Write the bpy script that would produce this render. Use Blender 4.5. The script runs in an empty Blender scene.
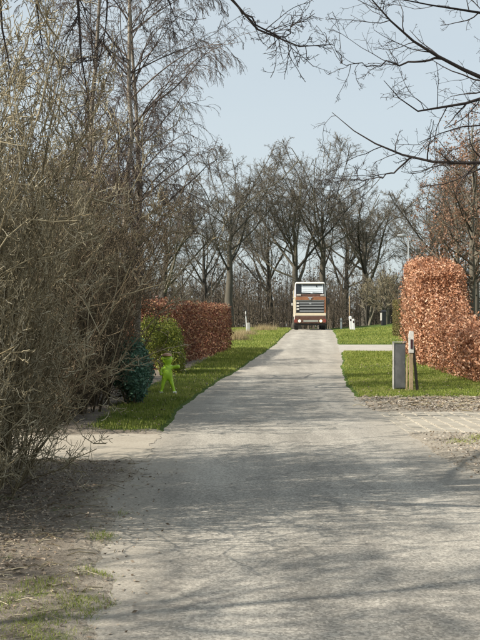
import bpy, bmesh, math
import numpy as np
from mathutils import Vector, Matrix

rng = np.random.default_rng(11)
scene = bpy.context.scene
COL = scene.collection

# ------------------------------------------------------------------ camera
CAMZ = 1.45
FPX = 960.0          # focal length in photo pixels (480 x 640)
cam = bpy.data.cameras.new('camera')
cam.sensor_fit = 'VERTICAL'; cam.sensor_height = 36.0; cam.lens = FPX / 640 * 36
cam.clip_start = 0.1; cam.clip_end = 4000
camo = bpy.data.objects.new('camera', cam); COL.objects.link(camo)
camo.location = (0, 0, CAMZ)
camo.rotation_euler = (math.radians(90) + math.atan(6 / FPX), 0, 0)
scene.camera = camo

# ------------------------------------------------------------------ light
SUN_EL = math.radians(36)
SUN_BACK = math.radians(18)          # sun on the left, this much behind the viewer
sun_from = Vector((-math.cos(SUN_BACK) * math.cos(SUN_EL), -math.sin(SUN_BACK) * math.cos(SUN_EL), math.sin(SUN_EL)))
sd = bpy.data.lights.new('sun', 'SUN'); sd.energy = 5.0; sd.angle = math.radians(0.4); sd.color = (1, 0.93, 0.82)
so = bpy.data.objects.new('sun', sd); COL.objects.link(so)
so.rotation_euler = sun_from.to_track_quat('Z', 'Y').to_euler()
so.location = (-30, -5, 30)

w = bpy.data.worlds.new('World'); scene.world = w; w.use_nodes = True
nt = w.node_tree; nt.nodes.clear()
out = nt.nodes.new('ShaderNodeOutputWorld'); bg = nt.nodes.new('ShaderNodeBackground')
sky = nt.nodes.new('ShaderNodeTexSky'); sky.sky_type = 'NISHITA'; sky.sun_disc = False
sky.sun_elevation = SUN_EL; sky.sun_rotation = math.radians(270) - SUN_BACK
sky.air_density = 1.0; sky.dust_density = 2.2; sky.ozone_density = 1.2
tc = nt.nodes.new('ShaderNodeTexCoord')
mp = nt.nodes.new('ShaderNodeMapping'); mp.inputs['Scale'].default_value = (1.0, 1.0, 3.0)
nz = nt.nodes.new('ShaderNodeTexNoise'); nz.inputs['Scale'].default_value = 1.6; nz.inputs['Detail'].default_value = 5
cr = nt.nodes.new('ShaderNodeMapRange'); cr.inputs['From Min'].default_value = 0.25; cr.inputs['From Max'].default_value = 0.75
cr.inputs['To Min'].default_value = 0.62; cr.inputs['To Max'].default_value = 0.8
mx = nt.nodes.new('ShaderNodeMix'); mx.data_type = 'RGBA'
mx.inputs['B'].default_value = (4.5, 5.0, 5.15, 1)         # thin high cloud veil
nt.links.new(tc.outputs['Generated'], mp.inputs['Vector']); nt.links.new(mp.outputs[0], nz.inputs['Vector'])
nt.links.new(nz.outputs['Fac'], cr.inputs['Value']); nt.links.new(cr.outputs[0], mx.inputs['Factor'])
nt.links.new(sky.outputs[0], mx.inputs['A']); nt.links.new(mx.outputs['Result'], bg.inputs['Color'])
bg.inputs['Strength'].default_value = 0.10
nt.links.new(bg.outputs[0], out.inputs[0])

scene.view_settings.view_transform = 'Standard'; scene.view_settings.look = 'None'
scene.view_settings.gamma = 1; scene.view_settings.use_curve_mapping = False
scene.view_settings.exposure = 0.68
scene.render.engine = 'CYCLES'
scene.cycles.max_bounces = 3; scene.cycles.transparent_max_bounces = 6

# ------------------------------------------------------------------ object helpers
def link(name, data, parent=None):
    o = bpy.data.objects.new(name, data); COL.objects.link(o)
    if parent is not None: o.parent = parent
    return o
def tag(o, label=None, cat=None, group=None, kind=None):
    if label: o['label'] = label
    if cat: o['category'] = cat
    if group: o['group'] = group
    if kind: o['kind'] = kind
    return o
def thing(name, label, cat, loc=(0, 0, 0), rz=0.0, group=None):
    o = link(name, None); o.location = loc; o.rotation_euler = (0, 0, rz); o.empty_display_size = 0.2
    return tag(o, label, cat, group)
def copy_tree(o, parent=None):
    c = o.copy(); COL.objects.link(c); c.parent = parent
    for ch in list(o.children): copy_tree(ch, c)
    return c
def at(px, py, d):
    """photo pixel + distance along the road -> point"""
    return np.array([(px - 240) / FPX * d, d, CAMZ + (326 - py) / FPX * d])

def mesh_np(name, verts, quads=None, tris=None, rnd=None, mat=None, smooth=True, attrs=None):
    me = bpy.data.meshes.new(name)
    verts = np.asarray(verts, np.float32).reshape(-1, 3)
    nq = 0 if quads is None else len(quads); ntr = 0 if tris is None else len(tris)
    loops = []
    if nq: loops.append(np.asarray(quads, np.int32).ravel())
    if ntr: loops.append(np.asarray(tris, np.int32).ravel())
    loops = np.concatenate(loops)
    starts = np.concatenate([np.arange(nq) * 4, nq * 4 + np.arange(ntr) * 3]).astype(np.int32)
    me.vertices.add(len(verts)); me.vertices.foreach_set('co', verts.ravel())
    me.loops.add(len(loops)); me.loops.foreach_set('vertex_index', loops)
    me.polygons.add(nq + ntr); me.polygons.foreach_set('loop_start', starts)
    me.polygons.foreach_set('use_smooth', np.full(nq + ntr, bool(smooth)))
    al = dict(attrs or {})
    if rnd is not None: al['rnd'] = rnd
    for k, v in al.items():
        a = me.attributes.new(k, 'FLOAT', 'POINT'); a.data.foreach_set('value', np.asarray(v, np.float32).ravel())
    me.update(calc_edges=True)
    if mat: me.materials.append(mat)
    return me

class Tubes:
    """collects polylines with radii and turns them into one mesh"""
    def __init__(s): s.v = []; s.q = []; s.r = []; s.n = 0
    def add(s, P, R, k=3, rnd=None):
        P = np.asarray(P, float); R = np.asarray(R, float)
        N, n, _ = P.shape
        T = np.gradient(P, axis=1); T /= np.linalg.norm(T, axis=2, keepdims=True) + 1e-9
        m = T.mean(1); e = np.zeros((N, 3)); e[np.arange(N), np.abs(m).argmin(1)] = 1
        u = e[:, None, :] - (e[:, None, :] * T).sum(2, keepdims=True) * T
        u /= np.linalg.norm(u, axis=2, keepdims=True) + 1e-9
        v = np.cross(T, u)
        a = np.arange(k) / k * 2 * np.pi
        V = P[:, :, None, :] + R[:, :, None, None] * (np.cos(a)[:, None] * u[:, :, None, :] + np.sin(a)[:, None] * v[:, :, None, :])
        base = s.n + np.arange(N)[:, None, None] * n * k + np.arange(n - 1)[None, :, None] * k
        j = np.arange(k)[None, None, :]; j2 = (j + 1) % k
        q = np.stack([base + j, base + j2, base + k + j2, base + k + j], -1).reshape(-1, 4)
        if rnd is None: rnd = rng.random(N)
        s.v.append(V.reshape(-1, 3)); s.q.append(q); s.r.append(np.repeat(rnd, n * k)); s.n += N * n * k
    def mesh(s, name, mat):
        return mesh_np(name, np.concatenate(s.v), quads=np.concatenate(s.q), rnd=np.concatenate(s.r), mat=mat)

def plen(P): return np.linalg.norm(np.diff(P, axis=1), axis=2).sum(1)

def grow(P, R, m, tr=(.2, 1.), ang=(30, 65), ln=(.35, .6), n=4, wig=.15, up=.08, rad=.6, rmin=.0025, tip=.35, absl=False, fall=.5, maxr=None):
    N, n0, _ = P.shape
    idx = np.repeat(np.arange(N), m); M = len(idx)
    t = rng.uniform(tr[0], tr[1], M)
    f = t * (n0 - 1); i = np.minimum(f.astype(int), n0 - 2); fr = (f - i)[:, None]
    pos = P[idx, i] * (1 - fr) + P[idx, i + 1] * fr
    r = R[idx, i] * (1 - fr[:, 0]) + R[idx, i + 1] * fr[:, 0]
    T = P[idx, i + 1] - P[idx, i]; T /= np.linalg.norm(T, axis=1, keepdims=True) + 1e-9
    rv = rng.normal(size=(M, 3)); pp = rv - (rv * T).sum(1, keepdims=True) * T
    pp /= np.linalg.norm(pp, axis=1, keepdims=True) + 1e-9
    a = np.radians(rng.uniform(ang[0], ang[1], M))[:, None]
    d = np.cos(a) * T + np.sin(a) * pp
    L = rng.uniform(ln[0], ln[1], M)
    if not absl: L = L * plen(P)[idx]
    L = L * (1 - fall * t)
    pts = [pos]
    for _ in range(n - 1):
        d = d + rng.normal(size=(M, 3)) * wig + np.array([0, 0, up])
        d /= np.linalg.norm(d, axis=1, keepdims=True)
        pos = pos + d * (L / (n - 1))[:, None]; pts.append(pos)
    r0 = np.maximum(r * rad * rng.uniform(.7, 1.1, M), rmin)
    if maxr: r0 = np.minimum(r0, maxr)
    tap = np.linspace(1, tip, n)
    return np.stack(pts, 1), np.maximum(r0[:, None] * tap, rmin * .7)

# ------------------------------------------------------------------ material helpers
def newmat(name):
    m = bpy.data.materials.new(name); m.use_nodes = True
    return m, m.node_tree, m.node_tree.nodes['Principled BSDF']
def ramp(nt, stops):
    r = nt.nodes.new('ShaderNodeValToRGB'); e = r.color_ramp.elements
    while len(e) < len(stops): e.new(.5)
    for el, (p, c) in zip(e, stops): el.position = p; el.color = (*c, 1)
    return r
def noise(nt, scale, detail=4, rough=.6, coord='Object', stretch=None):
    t = nt.nodes.new('ShaderNodeTexCoord'); n = nt.nodes.new('ShaderNodeTexNoise')
    n.inputs['Scale'].default_value = scale; n.inputs['Detail'].default_value = detail; n.inputs['Roughness'].default_value = rough
    if stretch:
        mp = nt.nodes.new('ShaderNodeMapping'); mp.inputs['Scale'].default_value = stretch
        nt.links.new(t.outputs[coord], mp.inputs['Vector']); nt.links.new(mp.outputs[0], n.inputs['Vector'])
    else: nt.links.new(t.outputs[coord], n.inputs['Vector'])
    return n.outputs['Fac']
def attr(nt, name):
    a = nt.nodes.new('ShaderNodeAttribute'); a.attribute_name = name; return a.outputs['Fac']
def math_(nt, op, a, b, clamp=False):
    m = nt.nodes.new('ShaderNodeMath'); m.operation = op; m.use_clamp = clamp
    for s, v in zip(m.inputs, (a, b)):
        if isinstance(v, (int, float)): s.default_value = v
        else: nt.links.new(v, s)
    return m.outputs[0]
def mixc(nt, fac, a, b, mode='MIX'):
    m = nt.nodes.new('ShaderNodeMix'); m.data_type = 'RGBA'; m.blend_type = mode
    if isinstance(fac, (int, float)): m.inputs['Factor'].default_value = fac
    else: nt.links.new(fac, m.inputs['Factor'])
    for k, v in (('A', a), ('B', b)):
        if isinstance(v, tuple): m.inputs[k].default_value = (*v, 1)
        else: nt.links.new(v, m.inputs[k])
    return m.outputs['Result']
def step(nt, v, lo, hi):
    m = nt.nodes.new('ShaderNodeMapRange'); m.interpolation_type = 'SMOOTHSTEP'
    m.inputs['From Min'].default_value = lo; m.inputs['From Max'].default_value = hi
    nt.links.new(v, m.inputs['Value']); return m.outputs[0]
def bump(nt, bs, h, strength=.4, dist=.02):
    b = nt.nodes.new('ShaderNodeBump'); b.inputs['Strength'].default_value = strength; b.inputs['Distance'].default_value = dist
    nt.links.new(h, b.inputs['Height']); nt.links.new(b.outputs[0], bs.inputs['Normal'])

def bark_mat(name, stops, sc=6, stretch=(1, 1, .25), rough=.9):
    m, nt, bs = newmat(name); bs.inputs['Roughness'].default_value = rough; bs.inputs['Specular IOR Level'].default_value = .2
    f = math_(nt, 'ADD', math_(nt, 'MULTIPLY', attr(nt, 'rnd'), .6), math_(nt, 'MULTIPLY', noise(nt, sc, 5, .65, stretch=stretch), .4))
    r = ramp(nt, stops); nt.links.new(f, r.inputs[0]); nt.links.new(r.outputs[0], bs.inputs['Base Color'])
    return m
def leaf_mat(name, stops, trans=.3, rough=.55, nsc=.9):
    m, nt, bs = newmat(name); bs.inputs['Roughness'].default_value = rough; bs.inputs['Specular IOR Level'].default_value = .3
    f = math_(nt, 'ADD', math_(nt, 'MULTIPLY', attr(nt, 'rnd'), .75), math_(nt, 'MULTIPLY', noise(nt, nsc, 3), .3))
    r = ramp(nt, stops); nt.links.new(f, r.inputs[0]); nt.links.new(r.outputs[0], bs.inputs['Base Color'])
    t = nt.nodes.new('ShaderNodeBsdfTranslucent'); nt.links.new(r.outputs[0], t.inputs[0])
    x = nt.nodes.new('ShaderNodeMixShader'); x.inputs[0].default_value = trans
    nt.links.new(bs.outputs[0], x.inputs[1]); nt.links.new(t.outputs[0], x.inputs[2])
    nt.links.new(x.outputs[0], nt.nodes['Material Output'].inputs[0])
    return m
def plain(name, c, rough=.6, metal=0., var=.18, sc=14., emit=0., spec=.5):
    m, nt, bs = newmat(name)
    n = noise(nt, sc, 6, .7)
    dark = tuple(v * (1 - var) for v in c); lite = tuple(min(1, v * (1 + var)) for v in c)
    r = ramp(nt, [(.3, dark), (.7, lite)]); nt.links.new(n, r.inputs[0]); nt.links.new(r.outputs[0], bs.inputs['Base Color'])
    bs.inputs['Roughness'].default_value = rough; bs.inputs['Metallic'].default_value = metal; bs.inputs['Specular IOR Level'].default_value = spec
    if emit:
        bs.inputs['Emission Color'].default_value = (*c, 1); bs.inputs['Emission Strength'].default_value = emit
    return m

M = {}
M['twig'] = bark_mat('thicket_twig_bark', [(.12, (.06, .05, .03)), (.4, (.18, .148, .088)), (.65, (.31, .27, .18)), (.88, (.54, .485, .36))])
M['twig_red'] = bark_mat('shrub_twig_bark', [(.15, (.035, .027, .018)), (.5, (.1, .078, .05)), (.9, (.23, .185, .12))])
M['birch_bark'] = bark_mat('birch_bark', [(.2, (.08, .07, .055)), (.5, (.24, .21, .17)), (.8, (.42, .39, .33))], 5, (1, 1, 1.5))
M['birch_twig'] = bark_mat('birch_twig_bark', [(.2, (.05, .041, .037)), (.8, (.15, .12, .1))])
M['oak_bark'] = bark_mat('oak_bark', [(.2, (.05, .045, .038)), (.5, (.1, .09, .072)), (.85, (.17, .155, .115))], 3)
M['oak_twig'] = bark_mat('oak_twig_bark', [(.2, (.075, .066, .054)), (.8, (.19, .165, .13))])
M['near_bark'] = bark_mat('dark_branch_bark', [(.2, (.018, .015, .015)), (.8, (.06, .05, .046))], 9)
M['wood_bark'] = bark_mat('woodland_bark', [(.1, (.035, .03, .025)), (.5, (.085, .07, .055)), (.95, (.2, .165, .12))], 2)
M['beech_leaf'] = leaf_mat('dry_beech_leaf', [(.08, (.05, .018, .011)), (.32, (.25, .1, .05)), (.62, (.52, .255, .14)), (.95, (.8, .54, .37))], .25, .4)
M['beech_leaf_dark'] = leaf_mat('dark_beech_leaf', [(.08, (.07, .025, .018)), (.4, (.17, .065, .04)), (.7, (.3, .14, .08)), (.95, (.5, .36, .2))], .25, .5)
M['tree_leaf'] = leaf_mat('withered_tree_leaf', [(.1, (.1, .05, .03)), (.5, (.24, .13, .08)), (.9, (.4, .25, .17))], .3, .6)
M['ivy_leaf'] = leaf_mat('ivy_leaf', [(.1, (.03, .07, .048)), (.5, (.07, .15, .1)), (.9, (.13, .23, .15))], .15, .4)
M['shrub_leaf'] = leaf_mat('yellow_green_leaf', [(.1, (.055, .075, .014)), (.5, (.15, .18, .032)), (.9, (.37, .39, .075))], .3, .5)
M['box_leaf'] = leaf_mat('clipped_hedge_leaf', [(.1, (.07, .06, .02)), (.5, (.16, .14, .05)), (.9, (.26, .22, .09))], .2, .6)
M['ever_leaf'] = leaf_mat('shaded_evergreen_leaf', [(.1, (.012, .018, .01)), (.5, (.03, .042, .02)), (.9, (.06, .075, .035))], .15, .5)  # leaf colour darkened to carry the hedge's shade
M['grass'] = leaf_mat('grass_blade', [(.08, (.06, .095, .014)), (.42, (.185, .235, .04)), (.72, (.32, .35, .08)), (1., (.48, .44, .19))], .35, .55, .35)
M['dry_grass'] = leaf_mat('dry_grass_blade', [(.1, (.2, .14, .07)), (.5, (.36, .28, .15)), (.9, (.5, .42, .25))], .3, .7)
M['litter'] = leaf_mat('fallen_leaf', [(.1, (.07, .05, .034)), (.5, (.21, .16, .11)), (.9, (.42, .35, .27))], .1, .8)

# ------------------------------------------------------------------ road course and ground height
_yy = np.arange(-40, 1600, .25)
_cx = np.interp(_yy, [-40, 0, 4.4, 9, 12.2, 18.9, 23.6, 30, 43, 58, 74, 100, 140, 1600], [4.5, 1.2, .92, .66, .55, .67, .98, 1.58, 2.9, 4.2, 5.5, 7.5, 9.5, 60])
_hz = np.interp(_yy, [-40, 0, 18, 24, 30, 43, 60, 74, 80, 90, 110, 140, 1600], [0, 0, 0, .03, .1, .37, .83, 1.13, 1.2, 1.18, 1.0, .9, .9])
def _sm(a, n):
    k = np.hanning(n + 2)[1:-1]; k /= k.sum()
    return np.convolve(np.pad(a, n, mode='edge'), k, 'same')[n:-n]
_cx = _sm(_cx, 31); _hz = _sm(_hz, 31)
def cx(y): return np.interp(y, _yy, _cx)
def hy(y): return np.interp(y, _yy, _hz)
HALF = 1.65
_ang = rng.uniform(0, 6.28, 40)
def wob(t, s=0):
    return sum(np.sin(t * f + _ang[(i + s) % 40]) * a for i, (f, a) in enumerate([(.55, .5), (1.3, .35), (2.9, .3), (6.1, .22), (12.7, .14), (23., .08)]))
_ga = rng.uniform(0, 6.28, (14, 2)); _gf = rng.normal(size=(14, 2))
def gnoise(x, y, sc):
    s = 0
    for i in range(14):
        s = s + np.sin((x * _gf[i, 0] + y * _gf[i, 1]) * sc * (1 + .35 * i) + _ga[i, 0]) / (1 + .3 * i)
    return s / 4.
def ss(v, a, b):
    t = np.clip((v - a) / (b - a), 0, 1); return t * t * (3 - 2 * t)
def boxm(v, a, b, s=.15): return ss(v, a - s, a + s) * (1 - ss(v, b - s, b + s))

def sdist(x, y):     # metres outside the asphalt edge (negative on the road)
    side = np.where(x > cx(y), 1, -1)
    return np.abs(x - cx(y)) - HALF + .1 * wob(y * np.where((y < 13) & (side < 0), 1., .5), 3) * np.where((y < 13) & (side < 0), 1.4, .5) + np.where(side > 0, .03, -.02) * wob(y * 1.7, 9)
def zones(x, y):
    """drive masks (1 = inside): paved drive right, sandy drive left, far drive right, far path right"""
    r = x > cx(y); s = sdist(x, y)
    pave = np.where(r, boxm(y + .05 * gnoise(x, y, 3.), 13.0, 16.2, .12), 0)
    sand = np.where(~r, boxm(y + .22 * gnoise(x, y, 1.3) + .12 * (s < 1.2) * (1.2 - s) * np.sign(y - 11.6) * -1, 10.5, 12.75, .25), 0)
    drv2 = np.where(r, boxm(y, 41.2, 48.2, .15), 0)
    path = np.where(r, boxm(y, 70.6, 72.6, .1), 0)
    return pave, sand, drv2, path
def rise(x, y):
    return .075 * np.clip(x - cx(y) - HALF, 0, 9) * ss(y, 50, 66) * (1 - ss(y, 90, 130))
def gz(x, y):
    s = sdist(x, y); p, sa, d2, pa = zones(x, y); dr = np.maximum.reduce([p, sa, d2, pa])
    right = x > cx(y)
    bare = np.where(right, 1 - ss(y, 19.2, 19.9), 1 - ss(y + .3 * gnoise(x, y, 1.1), 12.6, 13.4))
    up = .045 * (1 - bare) + .018 * bare
    edge = ss(s, -.16, .14)
    off = -.03 + edge * (.03 + up) + gnoise(x * 2.3, y * 1.7, 5.) * .009 * bare * np.exp(-np.abs(s) / .3)
    off = off + edge * (gnoise(x, y, 2.2) * .012 * bare + gnoise(x, y, .5) * .03 * (1 - bare) * ss(s, 0, 1.5))
    off = off * (1 - dr) - .02 * dr
    return hy(y) + off + rise(x, y)

def spaced(a): return np.array(sorted(set(np.round(a, 4))))
gx = spaced(np.concatenate([np.arange(-5, 9.01, .11), np.arange(9, 24, .6), np.arange(-20, -5, .6), np.array([-1200, -700, -400, -200, -120, -70, -45, -30, 30, 45, 70, 120, 200, 400, 700, 1200])]))
gy = spaced(np.concatenate([np.arange(2.5, 26, .1), np.arange(26, 50, .25), np.arange(50, 92, .5), np.arange(92, 150, 3), np.array([-600, -200, -60, -25, -10, -4, 0, 170, 200, 260, 350, 500, 800, 1500])]))
X, Y = np.meshgrid(gx, gy); Z = gz(X, Y)
S = sdist(X, Y); pv, sa, d2, pa = zones(X, Y)
RIGHT = X > cx(Y)
gr_right = ss(Y + .4 * gnoise(X, Y, 1.5), 19.2, 19.8)
gr_left = ss(Y + .4 * gnoise(X, Y, 1.1), 12.7, 13.6) * (1 - ss(-(X - cx(Y)) - HALF + .2 * gnoise(X, Y, 1.5), .35 + .03 * Y, .8 + .03 * Y) * (1 - ss(Y, 44, 48)))
GR = np.where(RIGHT, gr_right, gr_left)
nx, ny = len(gx), len(gy)
i = np.arange(ny - 1)[:, None] * nx + np.arange(nx - 1)[None, :]
quads = np.stack([i, i + 1, i + 1 + nx, i + nx], -1).reshape(-1, 4)
m, nt, bs = newmat('ground_soil_and_turf'); bs.inputs['Roughness'].default_value = .95; bs.inputs['Specular IOR Level'].default_value = .15
n1 = noise(nt, 2.2, 6, .7); n2 = noise(nt, 28, 6, .75); n3 = noise(nt, .9, 4, .6); n4 = noise(nt, 90, 3, .7)
soil = ramp(nt, [(.3, (.1, .082, .063)), (.48, (.2, .17, .135)), (.66, (.34, .3, .245))])
nt.links.new(math_(nt, 'ADD', math_(nt, 'MULTIPLY', n1, .45), math_(nt, 'MULTIPLY', n2, .55)), soil.inputs[0])
moss = ramp(nt, [(.3, (.06, .085, .02)), (.7, (.15, .18, .05))]); nt.links.new(n2, moss.inputs[0])
mossf = math_(nt, 'MULTIPLY', step(nt, n1, .56, .66), step(nt, attr(nt, 'moss'), .2, .8))
c1 = mixc(nt, mossf, soil.outputs[0], moss.outputs[0])
sandc = ramp(nt, [(.3, (.3, .26, .2)), (.7, (.47, .42, .345))]); nt.links.new(n2, sandc.inputs[0])
c1 = mixc(nt, math_(nt, 'MULTIPLY', step(nt, attr(nt, 'sand'), .2, .9), step(nt, n2, .3, .55)), c1, sandc.outputs[0])
turf = ramp(nt, [(.3, (.045, .075, .015)), (.7, (.1, .145, .03))]); nt.links.new(math_(nt, 'ADD', math_(nt, 'MULTIPLY', n3, .5), math_(nt, 'MULTIPLY', n2, .5)), turf.inputs[0])
gf = step(nt, math_(nt, 'ADD', attr(nt, 'grass'), math_(nt, 'MULTIPLY', math_(nt, 'SUBTRACT', n2, .5), .5)), .4, .6)
c2 = mixc(nt, gf, c1, turf.outputs[0])
nt.links.new(c2, bs.inputs['Base Color'])
bump(nt, bs, math_(nt, 'ADD', n2, math_(nt, 'MULTIPLY', n4, .5)), .9, .03)
MOSS = np.where(RIGHT, .3, boxm(Y, 3, 8.2, .8))
SAND = np.where(RIGHT, boxm(Y, -5, 13.2, .3) * .95 + .6 * boxm(Y, 16., 19.3, .2), 0) + np.exp(-np.clip(S, 0, 9) / .35) * (Y < 14) * .9
me = mesh_np('ground', np.stack([X, Y, Z], -1), quads=quads, mat=m, attrs={'grass': GR, 'moss': MOSS, 'sand': np.clip(SAND, 0, 1)})
tag(link('ground', me), 'bare soil and turf ground on both sides of the lane', None, kind='structure')

# ------------------------------------------------------------------ road sheet
def sheet(name, ys, xl, xr, nc, zoff, mat, attrs=None, zfun=None):
    u = np.linspace(0, 1, nc)[None, :]
    Yq = np.repeat(ys[:, None], nc, 1); Xq = xl[:, None] * (1 - u) + xr[:, None] * u
    Zq = hy(Yq) + rise(Xq, Yq) + zoff
    k = np.arange(len(ys) - 1)[:, None] * nc + np.arange(nc - 1)[None, :]
    q = np.stack([k, k + 1, k + 1 + nc, k + nc], -1).reshape(-1, 4)
    at_ = {'u': np.repeat(u, len(ys), 0)}
    me = mesh_np(name, np.stack([Xq, Yq, Zq], -1), quads=q, mat=mat, attrs=at_)
    return link(name, me)
m, nt, bs = newmat('worn_asphalt'); bs.inputs['Roughness'].default_value = .85; bs.inputs['Specular IOR Level'].default_value = .3
tcn = nt.nodes.new('ShaderNodeTexCoord')
agg = nt.nodes.new('ShaderNodeTexVoronoi'); agg.inputs['Scale'].default_value = 75; nt.links.new(tcn.outputs['Object'], agg.inputs['Vector'])
sepc = nt.nodes.new('ShaderNodeSeparateColor'); nt.links.new(agg.outputs['Color'], sepc.inputs[0])
big = noise(nt, .7, 5, .6); streak = noise(nt, 3.2, 5, .65, stretch=(1, .09, 1)); fine = noise(nt, 45, 5, .8)
f = math_(nt, 'ADD', math_(nt, 'MULTIPLY', sepc.outputs[0], .3), math_(nt, 'ADD', math_(nt, 'MULTIPLY', big, .27), math_(nt, 'ADD', math_(nt, 'MULTIPLY', streak, .35), math_(nt, 'MULTIPLY', fine, .3))))
trk = math_(nt, 'SUBTRACT', 1., math_(nt, 'MULTIPLY', math_(nt, 'ABSOLUTE', math_(nt, 'SUBTRACT', uu_ := math_(nt, 'ABSOLUTE', math_(nt, 'SUBTRACT', attr(nt, 'u'), .5), 0), .23), 0), 9.), True)
patch = noise(nt, 1.1, 3, .5, stretch=(1, .35, 1))
f = math_(nt, 'ADD', f, math_(nt, 'ADD', math_(nt, 'MULTIPLY', math_(nt, 'SUBTRACT', trk, .35), .07), math_(nt, 'MULTIPLY', math_(nt, 'SUBTRACT', patch, .5), .35)))
rc = ramp(nt, [(.36, (.155, .144, .122)), (.57, (.265, .246, .211)), (.78, (.45, .417, .356))]); nt.links.new(f, rc.inputs[0])
# sand dust along both edges
uu = math_(nt, 'ABSOLUTE', math_(nt, 'SUBTRACT', attr(nt, 'u'), .5), 0)
dust = step(nt, math_(nt, 'ADD', math_(nt, 'ADD', uu, math_(nt, 'MULTIPLY', math_(nt, 'SUBTRACT', big, .5), .35)), math_(nt, 'MULTIPLY', math_(nt, 'SUBTRACT', fine, .5), .25)), .27, .43)
dc = ramp(nt, [(.3, (.2, .178, .143)), (.5, (.32, .288, .236)), (.68, (.45, .41, .345))])
nt.links.new(math_(nt, 'ADD', math_(nt, 'MULTIPLY', fine, .55), math_(nt, 'ADD', math_(nt, 'MULTIPLY', sepc.outputs[1], .15), math_(nt, 'MULTIPLY', noise(nt, 7, 5, .7), .3))), dc.inputs[0])
c = mixc(nt, math_(nt, 'MULTIPLY', dust, .8), rc.outputs[0], dc.outputs[0])
# dark stains and cracks
crk = nt.nodes.new('ShaderNodeTexVoronoi'); crk.feature = 'DISTANCE_TO_EDGE'; crk.inputs['Scale'].default_value = .55
wv = nt.nodes.new('ShaderNodeMapping'); wv.inputs['Scale'].default_value = (1, .6, 1)
wadd = nt.nodes.new('ShaderNodeVectorMath'); wadd.operation = 'ADD'
nvec = nt.nodes.new('ShaderNodeTexNoise'); nvec.inputs['Scale'].default_value = 2.5; nvec.inputs['Detail'].default_value = 6
nt.links.new(tcn.outputs['Object'], nvec.inputs['Vector']); nt.links.new(tcn.outputs['Object'], wadd.inputs[0]); nt.links.new(nvec.outputs['Color'], wadd.inputs[1])
nt.links.new(wadd.outputs[0], wv.inputs['Vector']); nt.links.new(wv.outputs[0], crk.inputs['Vector'])
cf = math_(nt, 'MULTIPLY', math_(nt, 'SUBTRACT', 1., step(nt, crk.outputs['Distance'], .003, .014)), step(nt, big, .42, .55))
c = mixc(nt, math_(nt, 'MULTIPLY', cf, .38), c, (.07, .065, .06))
nt.links.new(c, bs.inputs['Base Color'])
grit = noise(nt, 210, 3, .7)
bump(nt, bs, math_(nt, 'ADD', math_(nt, 'MULTIPLY', grit, .6), fine), .55, .008)
ys = spaced(np.concatenate([np.arange(-30, 2, 1.), np.arange(2, 30, .1), np.arange(30, 150, .5)]))
road = sheet('road', ys, cx(ys) - HALF - .3, cx(ys) + HALF + .3, 13, 0.0, m)
tag(road, 'narrow worn pale asphalt lane running to the crest', kind='structure')

# ------------------------------------------------------------------ drives and path
def sand_mat(name, a, b, c3, sc=30):
    m, nt, bs = newmat(name); bs.inputs['Roughness'].default_value = .95; bs.inputs['Specular IOR Level'].default_value = .15
    n = math_(nt, 'ADD', math_(nt, 'MULTIPLY', noise(nt, sc, 6, .75), .6), math_(nt, 'MULTIPLY', noise(nt, 1.8, 4), .4))
    r = ramp(nt, [(.3, a), (.5, b), (.7, c3)]); nt.links.new(n, r.inputs[0]); nt.links.new(r.outputs[0], bs.inputs['Base Color'])
    bump(nt, bs, n, .6, .02); return m
M['sand'] = sand_mat('drive_sand', (.25, .222, .178), (.34, .305, .248), (.44, .4, .33))
M['joint'] = sand_mat('joint_sand', (.38, .345, .28), (.46, .42, .345), (.53, .49, .41))
M['far_pave'] = sand_mat('far_drive_setts', (.27, .25, .22), (.36, .335, .295), (.45, .42, .37), 9)
def drive(name, x0f, x1, y0, y1, mat, zoff, amp, label, n=40):
    ys = np.linspace(y0, y1, n)
    xs = np.linspace(0, 1, 60)
    # outline wobbles along both long sides
    U, V = np.meshgrid(xs, np.linspace(0, 1, n))
    x0 = x0f(y0 + (y1 - y0) * V)
    Xq = x0 * (1 - U) + x1 * U
    Yq = y0 + (y1 - y0) * V + (V - .5) * 2 * amp * wob(Xq * 1.6, 7 if y0 < 20 else 21)
    Zq = hy(Yq) + rise(Xq, Yq) + zoff
    k = np.arange(n - 1)[:, None] * 60 + np.arange(59)[None, :]
    q = np.stack([k, k + 1, k + 61, k + 60], -1).reshape(-1, 4)
    if x1 < 0: q = q[:, ::-1]
    o = link(name, mesh_np(name, np.stack([Xq, Yq, Zq], -1), quads=q, mat=mat))
    return tag(o, label, kind='structure')
drive('sandy_driveway', lambda y: cx(y) - HALF + .02 + .07 * wob(y * 4, 2), -9., 10.2, 12.95, M['sand'], .004, .07, 'pale sandy drive opening on the left of the lane')
pdrive = drive('paved_driveway', lambda y: cx(y) + HALF - .07, 9.0, 12.95, 16.25, M['joint'], -.006, .11, 'pale brick paved drive with sandy joints right of the lane')
drive('far_driveway', lambda y: cx(y) + HALF - .1, 16., 41., 48.4, M['far_pave'], .004, .06, 'second pale paved drive beyond the right grass verge')
drive('garden_path', lambda y: cx(y) + HALF - .1, 15., 70.5, 72.7, M['far_pave'], .006, .04, 'narrow pale path beside the white posts on the right')

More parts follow.
